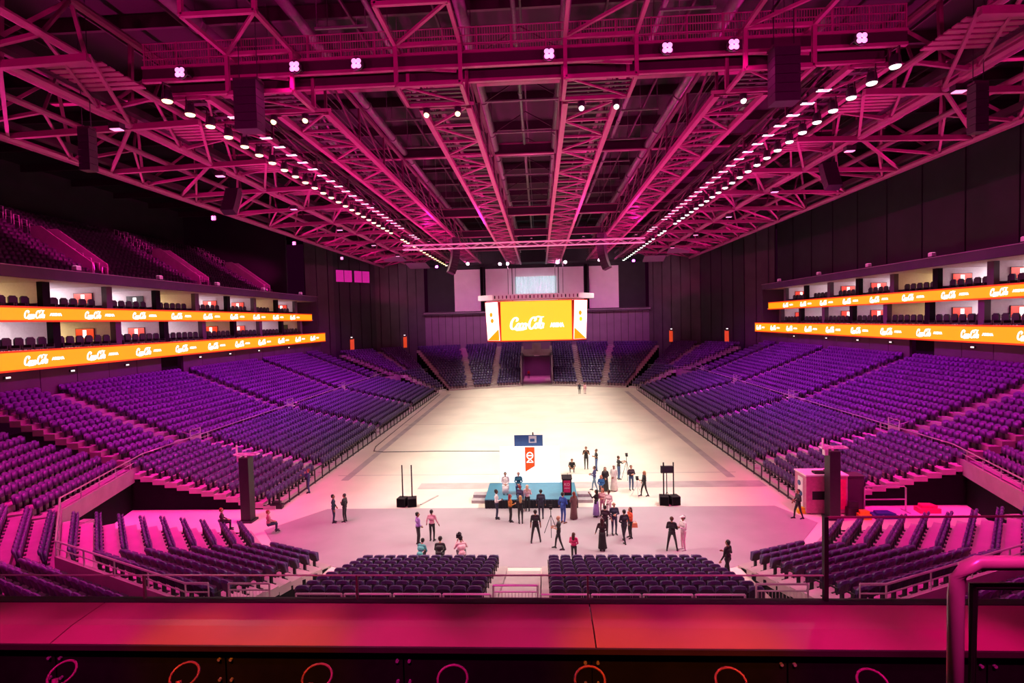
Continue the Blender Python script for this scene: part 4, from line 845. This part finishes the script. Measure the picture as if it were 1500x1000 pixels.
# ------------------------------------------------------------------ people
_mc = {}
def cm(c, rough=.7):
    k = tuple(round(x, 3) for x in c)
    if k not in _mc: _mc[k] = M('cloth_%d' % len(_mc), c, rough, var=.1, scale=9)
    return _mc[k]
SK = {'l': (.52,.27,.18), 'm': (.36,.17,.10), 'd': (.16,.075,.045)}
BLK = (.012,.012,.015); NAVY = (.02,.03,.07); WHT = (.75,.72,.72); DEN = (.07,.13,.27); HBLK = (.012,.009,.008); HBRN = (.08,.035,.015); HBLD = (.55,.34,.14); GRY = (.10,.10,.11)
ARMS = {'down': ((.05,-.03,-.28),(.07,.05,-.53)), 'fold': ((.07,.03,-.27),(-.16,.21,-.24)), 'clasp': ((.06,.02,-.27),(-.14,.17,-.43)), 'face': ((.06,.14,-.22),(-.13,.19,.04)),
        'reach': ((.03,.20,-.17),(-.04,.44,-.12)), 'raise': ((.16,.12,-.10),(.20,.26,.14)), 'hold': ((.07,-.01,-.27),(-.08,.26,-.26)), 'lap': ((.06,.06,-.26),(-.12,.28,-.36)), 'cam': ((.10,.10,-.20),(-.06,.24,.06)), 'side': ((.10,.0,-.27),(.16,.10,-.48))}
def person(x, y, z, head, label, h=1.75, pose='stand', arms=('down','down'), top=BLK, bot=BLK, shoe=BLK, skin='m', hair=HBLK, hairstyle='short', robe=None, scarf=None, cap=None, skirt=None, sleeves=True, lean=0, turn=0, group=None):
    s = h/1.75; prim = []            # (p, q, r1, r2, region)
    lx, ly = 0, 0
    if pose in ('stand', 'walk', 'wide'):
        hip = .93
        sp_ = {'stand': (.10, 0), 'walk': (.08, .22), 'wide': (.24, .08)}[pose]
        legs = []
        for sg in (-1, 1):
            fy = sp_[1]*sg; legs.append(((sg*.09,0,hip),(sg*(.09+sp_[0])/2+sg*.01, fy*.55+.03, .50),(sg*sp_[0], fy-.02, .09),(sg*(sp_[0]+.02), fy+.15, .045)))
    elif pose == 'sit':
        hip = .50; legs = [((sg*.09,0,hip),(sg*.13,.42,.50),(sg*.12,.40,.09),(sg*.13,.56,.045)) for sg in (-1,1)]
    else:                            # crouch
        hip = .30; legs = [((sg*.09,-.08,hip),(sg*.17,.26,.48),(sg*.14,.06,.09),(sg*.15,.22,.045)) for sg in (-1,1)]
        lean = lean or .28
    L_ = lambda dz: (0, lean*dz/.5 + (-.08 if pose == 'crouch' else 0), hip+dz)     # spine
    waist, chest, sh, nk, hd = L_(.14), L_(.36), L_(.50), L_(.58), L_(.71)
    for sg, lg in zip((-1,1), legs):
        a, k, n_, t_ = lg
        prim += [(a,k,.088,.062,'bot'),(k,n_,.06,.042,'bot'),(n_,t_,.045,.035,'shoe'),((n_[0],n_[1]-.04,.05),n_,.042,.04,'shoe')]
    prim += [((-.07,legs[0][0][1],hip+.01),(.07,legs[0][0][1],hip+.01),.115,.115,'bot'),((-.05,)+waist[1:],(.05,)+waist[1:],.118,.118,'top'),((-.08,)+chest[1:],(.08,)+chest[1:],.125,.125,'top'),((-.14,)+sh[1:],(.14,)+sh[1:],.07,.07,'top'),(sh,nk,.06,.052,'skin')]
    ct, st_ = math.cos(turn), math.sin(turn)
    def H(dx, dy, dz): return (hd[0]+dx*ct-dy*st_, hd[1]+dx*st_+dy*ct, hd[2]+dz)
    prim += [(H(0,-.012,.025),H(0,.012,.03),.092,.088,'skin'),(H(0,.03,-.05),H(0,.045,-.07),.062,.048,'skin'),(H(0,.09,-.005),H(0,.115,-.022),.014,.018,'skin'),(H(-.088,0,-.01),H(-.092,-.005,.02),.018,.018,'skin'),(H(.088,0,-.01),H(.092,-.005,.02),.018,.018,'skin'),
             (H(-.034,.088,.018),H(-.03,.09,.018),.013,.013,'eye'),(H(.034,.088,.018),H(.03,.09,.018),.013,.013,'eye'),(H(-.022,.092,-.058),H(.022,.092,-.058),.011,.011,'lip')]
    hands = []
    for sg, am in zip((-1,1), arms):
        e, w_ = ARMS[am]; S_ = Vector((sg*.185, sh[1], sh[2]-.01)); E_ = S_ + Vector((sg*e[0], e[1], e[2])); W_ = S_ + Vector((sg*w_[0], w_[1], w_[2]))
        prim += [(S_,E_,.058,.046,'top'),(E_,W_,.044,.032,'top' if sleeves else 'skin')]
        d = (W_-E_).normalized(); pl = W_ + d*.075; prim.append((W_,pl,.032,.034,'skin')); hands.append(pl)
        sdv = d.cross(Vector((sg,0,0.3))).normalized(); nv = sdv.cross(d).normalized()
        for j, (o_, ln) in enumerate(((-.036,.055),(-.012,.072),(.012,.068),(.036,.048))):
            b0 = pl + sdv*o_*.8 + d*.02; b1 = b0 + d*ln*.55 + sdv*o_*.25; b2 = b1 + d*ln*.4 - nv*.02*sg
            prim += [(b0,b1,.011,.0105,'skin'),(b1,b2,.0105,.009,'skin')]
        tb = W_ + d*.03 - sdv*.03; prim += [(tb,tb+d*.035-sdv*.03,.013,.012,'skin'),(tb+d*.035-sdv*.03,tb+d*.07-sdv*.035,.012,.01,'skin')]
    m = MB()
    for p, q, r1, r2, rg in prim:
        p, q = Vector(p), Vector(q); m.ball(p, r1, 8, 6); m.ball(q, r2, 8, 6)
        if (q-p).length > 1e-4: m.tube(p, q, r1, 8, r2)
    me0 = m.mesh('raw', cm(SK[skin])); ob = bpy.data.objects.new('raw', me0); col.objects.link(ob)
    md = ob.modifiers.new('r', 'REMESH'); md.mode = 'VOXEL'; md.voxel_size = .017
    dg = bpy.context.evaluated_depsgraph_get(); me = bpy.data.meshes.new_from_object(ob.evaluated_get(dg)); bpy.data.objects.remove(ob); bpy.data.meshes.remove(me0)
    n = len(me.polygons); c = np.empty(n*3); me.polygons.foreach_get('center', c); c = c.reshape(-1,3)
    order = ['skin','top','bot','shoe','eye','lip']; best = np.full(n, 9.0); idx = np.zeros(n, int)
    for p, q, r1, r2, rg in prim:
        p, q = np.array(p), np.array(q); d = q-p; t = np.clip(((c-p)@d)/max(d@d,1e-9), 0, 1)
        ds = np.linalg.norm(c-(p+t[:,None]*d), axis=1) - (r1+(r2-r1)*t) - (.004 if rg in ('eye','lip') else 0)
        b = ds < best; best[b] = ds[b]; idx[b] = order.index(rg)
    me.materials.clear()
    for mm in (cm(SK[skin],.5), cm(top), cm(bot), cm(shoe,.5), cm((.01,.01,.01),.3), cm((.35,.08,.07),.5)): me.materials.append(mm)
    me.polygons.foreach_set('material_index', idx.astype(np.int32)); me.polygons.foreach_set('use_smooth', [True]*n); me.update()
    root = thing('person', label, 'person', (x,y,z), -R(head), group); root.scale = (s,s,s)
    me.name = 'body'; link('body', me, root)
    def shell(name, rings, mat, seg=16):
        b = MB(); vs_ = []
        for cx, cy, cz, rx, ry in rings:
            for i in range(seg):
                t = 2*math.pi*i/seg; f = 1+.05*math.sin(5*t+cz*7); vs_.append((cx+rx*f*math.cos(t), cy+ry*f*math.sin(t), cz))
        fs = [(k*seg+i, k*seg+(i+1) % seg, (k+1)*seg+(i+1) % seg, (k+1)*seg+i) for k in range(len(rings)-1) for i in range(seg)] + [tuple(range(seg))[::-1], tuple(range((len(rings)-1)*seg, len(rings)*seg))]
        b.add(vs_, fs); return b.build(name, mat, root, smooth=True)
    if hairstyle != 'bald' and not scarf:
        b = MB(); b.ball(H(0,-.022,.045), (.098,.102,.092), 12, 8)
        if hairstyle == 'long': b.ball(H(0,-.07,-.06),(.10,.06,.17),12,8); b.ball(H(0,-.09,-.2),(.085,.045,.13),10,6)
        else: b.ball(H(0,-.055,-.01),(.085,.06,.08),10,6)
        b.build('hair', cm(hair,.45), root, smooth=True)
    if cap: MB().ball(H(0,-.005,.06),(.1,.11,.075),12,8).prism([H(-.07,.08,.06),H(.07,.08,.06),H(.05,.18,.045),H(-.05,.18,.045)],(0,0,.015)).build('cap', cm(cap), root, smooth=True)
    if scarf:
        b = MB(); b.ball(H(0,-.03,.03),(.108,.10,.115),14,9); b.ball(H(0,-.06,-.15),(.12,.07,.16),14,9); b.build('headscarf', cm(scarf), root, smooth=True)
        if scarf[0] > .5: MB().path([H(.1*math.cos(R(q*30)),-.03+.1*math.sin(R(q*30)),.075) for q in range(12)],.012,6,True).build('head_cord', m_black, root)
    if robe:
        if pose == 'sit': shell('robe', [(0,sh[1],sh[2]+.02,.15,.09),(0,chest[1],chest[2],.2,.15),(0,waist[1]+.02,waist[2],.19,.16),(0,.1,hip-.02,.22,.24)], cm(robe)); shell('robe_hem', [(0,.40,.54,.22,.12),(0,.42,.3,.21,.12),(0,.43,.1,.22,.13)], cm(robe)); MB().prism([(-.2,.02,.42),(.2,.02,.42),(.22,.46,.42),(-.22,.46,.42)],(0,0,.14)).build('robe_lap', cm(robe), root)
        else: shell('robe', [(0,sh[1],sh[2]+.03,.13,.08),(0,sh[1],sh[2]-.06,.215,.125),(0,chest[1],chest[2],.205,.155),(0,waist[1],waist[2],.18,.15),(0,0,hip-.05,.20,.17),(0,.02,.5,.22,.19),(0,.02,.08,.26,.22)], cm(robe))
    if skirt: shell('skirt', [(0,0,hip+.1,.145,.13),(0,0,hip-.08,.18,.155),(0,.02,.5,.20,.18),(0,.02,.16,.24,.21)], cm(skirt))
    return root, hands
def camera_on_tripod(x, y, label, h=1.45, spread=.45, col_=None):
    t = thing('camera_tripod', label, 'camera tripod', (x,y,0)); mt = col_ or m_black
    for k in range(3): MB().tube((0,0,h-.35),(spread*math.cos(R(30+120*k)),spread*math.sin(R(30+120*k)),0),.018,5).build('leg', mt, t)
    MB().tube((0,0,h-.45),(0,0,h),.022,6).build('column', mt, t); MB().box(-.08,-.17,h,.08,.13,h+.16).build('camera_body', m_black, t)
    MB().tube((0,.13,h+.08),(0,.26,h+.08),.05,8).build('lens', m_black, t); MB().box(-.1,-.02,h+.16,.1,.06,h+.22).build('viewfinder', m_black, t)
def handheld(px, py, pz, label, name='camera', mat=None, s_=1.0):
    t = thing(name, label, 'camera' if name == 'camera' else 'bag', (px,py,pz)); mat = mat or m_black
    if name == 'camera': MB().box(-.08*s_,-.07*s_,-.06*s_,.08*s_,.07*s_,.06*s_).build('camera_body', mat, t); MB().tube((0,.07*s_,0),(0,.2*s_,0),.045*s_,8).build('lens', mat, t); MB().box(-.03,-.05,.06*s_,.03,.05,.12*s_).build('handle', mat, t)
    else: MB().prism([(-.16,-.06,-.3),(.16,-.06,-.3),(.13,-.05,-.06),(-.13,-.05,-.06)],(0,.12,0)).build('bag_body', mat, t); MB().path([(-.1,0,-.07),(-.06,0,.04),(.06,0,.04),(.1,0,-.07)],.012,5).build('strap', mat, t)
P_ = person
P_(-12.04,31.3,0,75,'man in navy suit and pale shirt talking to a man in black suit', arms=('clasp','down'), top=NAVY, bot=NAVY, skin='m', hair=HBLK)
P_(-11.4,31.45,0,280,'man in black suit with white collar facing the man with pale shirt', arms=('fold','down'), top=BLK, bot=BLK, skin='m')
P_(-6.11,28.1,0,60,'man in lilac shirt and black trousers standing behind the end seats', h=1.8, arms=('clasp','clasp'), top=(.38,.22,.62), skin='m')
P_(-5.45,28.6,0,10,'man in pink-white shirt and black trousers with hands on hips seen from behind', arms=('side','side'), top=(.8,.45,.5), skin='m')
P_(-5.55,26.0,0,20,'person in teal top crouching at the front of the end seats', pose='crouch', arms=('lap','lap'), top=(.1,.5,.45), skin='m')
P_(-4.55,25.95,0,0,'person in black top with short dark hair crouching before the end seats', pose='crouch', arms=('lap','lap'), top=BLK, skin='m', h=1.9)
_, hd_ = P_(-3.4,25.95,0,340,'cameraman in pale pink shirt kneeling with a camera before the end seats', pose='crouch', arms=('cam','cam'), top=(.8,.5,.55), bot=GRY, skin='m', h=1.95)
handheld(-3.6,26.3,1.25,'black video camera held up by the kneeling cameraman', s_=1.5)
P_(-2.14,31.8,0,80,'man in white shirt and dark jeans standing beside the stage skirt', h=1.82, arms=('side','hold'), top=WHT, bot=NAVY, skin='d')
P_(-1.28,31.3,0,70,'woman in black and orange jacket with red-brown hair', h=1.68, arms=('down','hold'), top=(.5,.16,.02), hair=(.3,.03,.05), hairstyle='long', skin='l')
P_(-.66,31.05,0,350,'blonde woman in black jacket and black trousers with her back turned', h=1.68, arms=('fold','down'), hair=HBLD, hairstyle='long', skin='l')
P_(-.3,33.1,0,10,'blonde woman in white top and dark trousers at the front of the stage', h=1.68, arms=('down','fold'), top=(.8,.65,.66), hair=(.7,.5,.35), hairstyle='long', skin='l')
P_(-.75,33.05,0,30,'person in dark blue jacket half hidden behind the blonde woman in white', h=1.66, top=(.06,.05,.14), bot=NAVY, hair=(.3,.05,.04), skin='m')
P_(-1.8,35.0,SH,175,'man in white robe sitting on a low stool on the stage', pose='sit', arms=('lap','lap'), top=WHT, bot=WHT, robe=WHT, skin='m', h=1.78)
P_(-.92,35.0,SH,180,'man in bright blue suit and white shirt sitting on a low stool on the stage', pose='sit', arms=('lap','lap'), top=(.02,.16,.25), bot=(.02,.05,.16), skin='l', hair=(.4,.36,.33), h=1.78)
P_(.55,31.8,0,0,'man in dark grey-blue suit with his back turned facing the stage skirt', h=1.8, top=(.035,.04,.07), bot=(.03,.035,.06), skin='m')
P_(.25,28.35,0,0,'man in black T-shirt with pink print seen from behind beside a tripod', h=1.8, pose='wide', sleeves=False, skin='m')
camera_on_tripod(1.1,29.4,'black video camera on slim tripod between two men in black T-shirts', 1.5)
P_(1.46,27.5,0,280,'bald man in black T-shirt walking with arms held forward', pose='walk', arms=('hold','hold'), sleeves=False, skin='l', hairstyle='bald', h=1.78)
P_(2.15,26.0,0,20,'woman with very long dark hair and pink top before the end seats', h=1.5, arms=('clasp','clasp'), top=(.75,.05,.2), hair=HBRN, hairstyle='long', skin='l')
P_(1.85,31.1,0,40,'man in bright blue suit standing by the podium', h=1.85, arms=('side','fold'), top=(.03,.09,.42), bot=(.03,.07,.32), skin='l', hair=HBLK, shoe=(.2,.08,.04))
P_(2.52,31.7,0,330,'woman in long brown patterned dress by the podium', h=1.68, arms=('fold','down'), top=(.2,.10,.09), robe=(.17,.08,.08), hair=(.25,.06,.03), hairstyle='long', skin='l')
P_(3.0,41.7,0,180,'man in black crouching on the pale floor beyond the backdrop', pose='crouch', arms=('lap','lap'), sleeves=False, bot=(.06,.05,.05), skin='m')
P_(4.2,42.5,0,185,'man in black T-shirt and black trousers with hands at his face', arms=('face','face'), sleeves=False, skin='m', h=1.8)
P_(4.95,41.9,0,260,'man in dark T-shirt and blue jeans standing sideways', arms=('fold','fold'), bot=DEN, sleeves=False, hair=HBRN, skin='m')
P_(4.3,37.0,0,290,'man in navy top and light jeans with legs wide apart', pose='walk', arms=('hold','hold'), top=(.06,.07,.2), bot=(.16,.30,.42), hair=HBRN, skin='l')
P_(5.04,37.0,0,180,'woman in long black robe and black headscarf', h=1.66, arms=('clasp','clasp'), robe=BLK, scarf=BLK, skin='l')
P_(5.65,37.0,0,210,'man in long white robe and white headscarf with black cord', h=1.8, arms=('clasp','clasp'), top=WHT, bot=WHT, robe=(.78,.72,.70), scarf=(.78,.72,.72), skin='m')
P_(6.35,39.6,0,75,'cameraman in black T-shirt and jeans reaching to a tall tripod', arms=('reach','reach'), bot=DEN, sleeves=False, hair=HBRN, skin='m', h=1.78)
camera_on_tripod(6.95,39.65,'tall camera rig on tripod beside the cameraman in jeans', 1.75, .4)
P_(6.85,37.1,0,170,'person in dark shirt and blue jeans with folded arms', arms=('fold','fold'), top=(.05,.03,.05), bot=(.03,.08,.2), hair=HBRN, skin='l')
P_(7.5,35.8,0,260,'woman in black loose clothes with light hair leaning on one leg', pose='walk', arms=('hold','clasp'), hair=HBLD, hairstyle='long', skin='l', h=1.72)
camera_on_tripod(7.05,35.95,'small pale tripod before the woman in black loose clothes', 1.1, .4, m_suite)
P_(3.9,32.05,0,300,'woman in black top and lilac skirt raising one arm', h=1.68, arms=('raise','down'), skirt=(.30,.19,.5), hair=HBLK, hairstyle='long', skin='m')
P_(4.28,32.2,0,200,'person in pale pink clothes with orange headscarf', h=1.7, arms=('fold','fold'), top=(.8,.5,.5), bot=(.75,.45,.5), scarf=(.45,.12,.05), skin='l')
P_(4.62,31.8,0,215,'man in white shirt and pale trousers with black hair', h=1.74, arms=('clasp','down'), top=(.8,.6,.62), bot=(.7,.5,.55), skin='d')
P_(4.6,35.6,0,190,'person in blue top with orange headscarf before the woman in black robe', h=1.5, arms=('clasp','clasp'), top=(.02,.15,.4), bot=NAVY, scarf=(.45,.1,.03), skin='l')
P_(4.08,29.2,0,15,'woman in black top with bare arms beside the man in dark suit', h=1.72, arms=('clasp','side'), sleeves=False, top=(.04,.01,.03), hair=HBLK, skin='l')
P_(3.7,27.3,0,10,'woman in long black coat and trousers standing just behind the end seats', h=1.72, arms=('side','clasp'), top=(.03,.008,.015), skirt=(.012,.008,.012), hair=(.06,.01,.015), hairstyle='long', skin='m')
P_(4.6,29.4,0,170,'bald man in dark suit with pale blue shirt', h=1.8, arms=('fold','hold'), top=(.03,.04,.08), bot=(.05,.05,.11), hairstyle='bald', skin='l')
P_(4.98,28.3,0,340,'man in dark suit with his back turned in the group of four', h=1.8, pose='walk', arms=('clasp','side'), top=(.02,.022,.035), bot=(.02,.02,.03), skin='m')
P_(5.4,28.9,0,250,'woman with long dark hair, orange-red top and black trousers holding a bag', h=1.7, arms=('fold','down'), top=(.7,.09,.03), hair=(.07,.015,.015), hairstyle='long', skin='l')
handheld(5.62,28.8,.95,'pale orange handbag hanging from the arm of the woman in orange-red', 'handbag', cm((.8,.35,.15)))
P_(7.25,27.3,0,20,'man in black suit with legs apart seen from behind beside the man in white', h=1.78, pose='wide', arms=('fold','fold'), skin='m', hair=HBRN)
P_(7.85,27.4,0,250,'man in white sweater and white trousers with a white cap', h=1.8, arms=('fold','fold'), top=(.8,.7,.72), bot=(.8,.5,.58), cap=(.8,.7,.7), hairstyle='short', skin='m', shoe=WHT)
P_(8.75,23.5,0.35,320,'man in black jacket walking in the gap between straight and corner blocks', h=1.8, pose='walk', arms=('side','hold'), skin='l')
P_(15.6,31.6,0,265,'man in black walking past the fence end by the equipment cabinet', pose='walk', arms=('hold','side'), skin='m')
P_(-16.1,37.0,0,250,'person in navy top and jeans leaning at the floor fence', arms=('face','reach'), top=(.04,.05,.15), bot=(.04,.06,.16), hair=(.25,.06,.04), skin='l')
P_(-17.35,28.6,.6,60,'person in black jacket with reddish hair sitting in the turned corner block', pose='sit', arms=('lap','lap'), top=(.05,.02,.03), hair=(.3,.05,.02), skin='l')
P_(-15.2,29.6,.1,55,'person with pale blouse sitting on the front seat of the turned corner block', pose='sit', arms=('lap','lap'), top=(.5,.2,.22), bot=NAVY, hair=(.3,.05,.03), skin='l')
P_(6.9,85.6,0,190,'far person in dark clothes beside a far person in pale top', h=1.8, top=(.03,.03,.06), skin='m')
P_(7.75,85.5,0,170,'far person in pale pink top beside a far person in dark clothes', h=1.75, top=(.8,.45,.5), bot=(.6,.35,.4), skin='m')
P_(-1.75,110,0,180,'far person in red top standing in the tunnel mouth', h=1.8, top=(.6,.04,.02), bot=BLK, skin='m')
for x in (-1.8,-.92):
    t = thing('low_stool', 'small dark stool on the stage under the sitting man in ' + ('white' if x < -1.5 else 'blue'), 'stool', (x,35.0,SH))
    MB().lathe([(.2,.34),(.22,.36),(.22,.40),(.18,.41)]).build('seat', m_navy, t)
    for q in range(4): MB().tube((.14*math.cos(R(45+90*q)),.14*math.sin(R(45+90*q)),.36),(.18*math.cos(R(45+90*q)),.18*math.sin(R(45+90*q)),0),.015,6).build('leg', m_steeld, t)
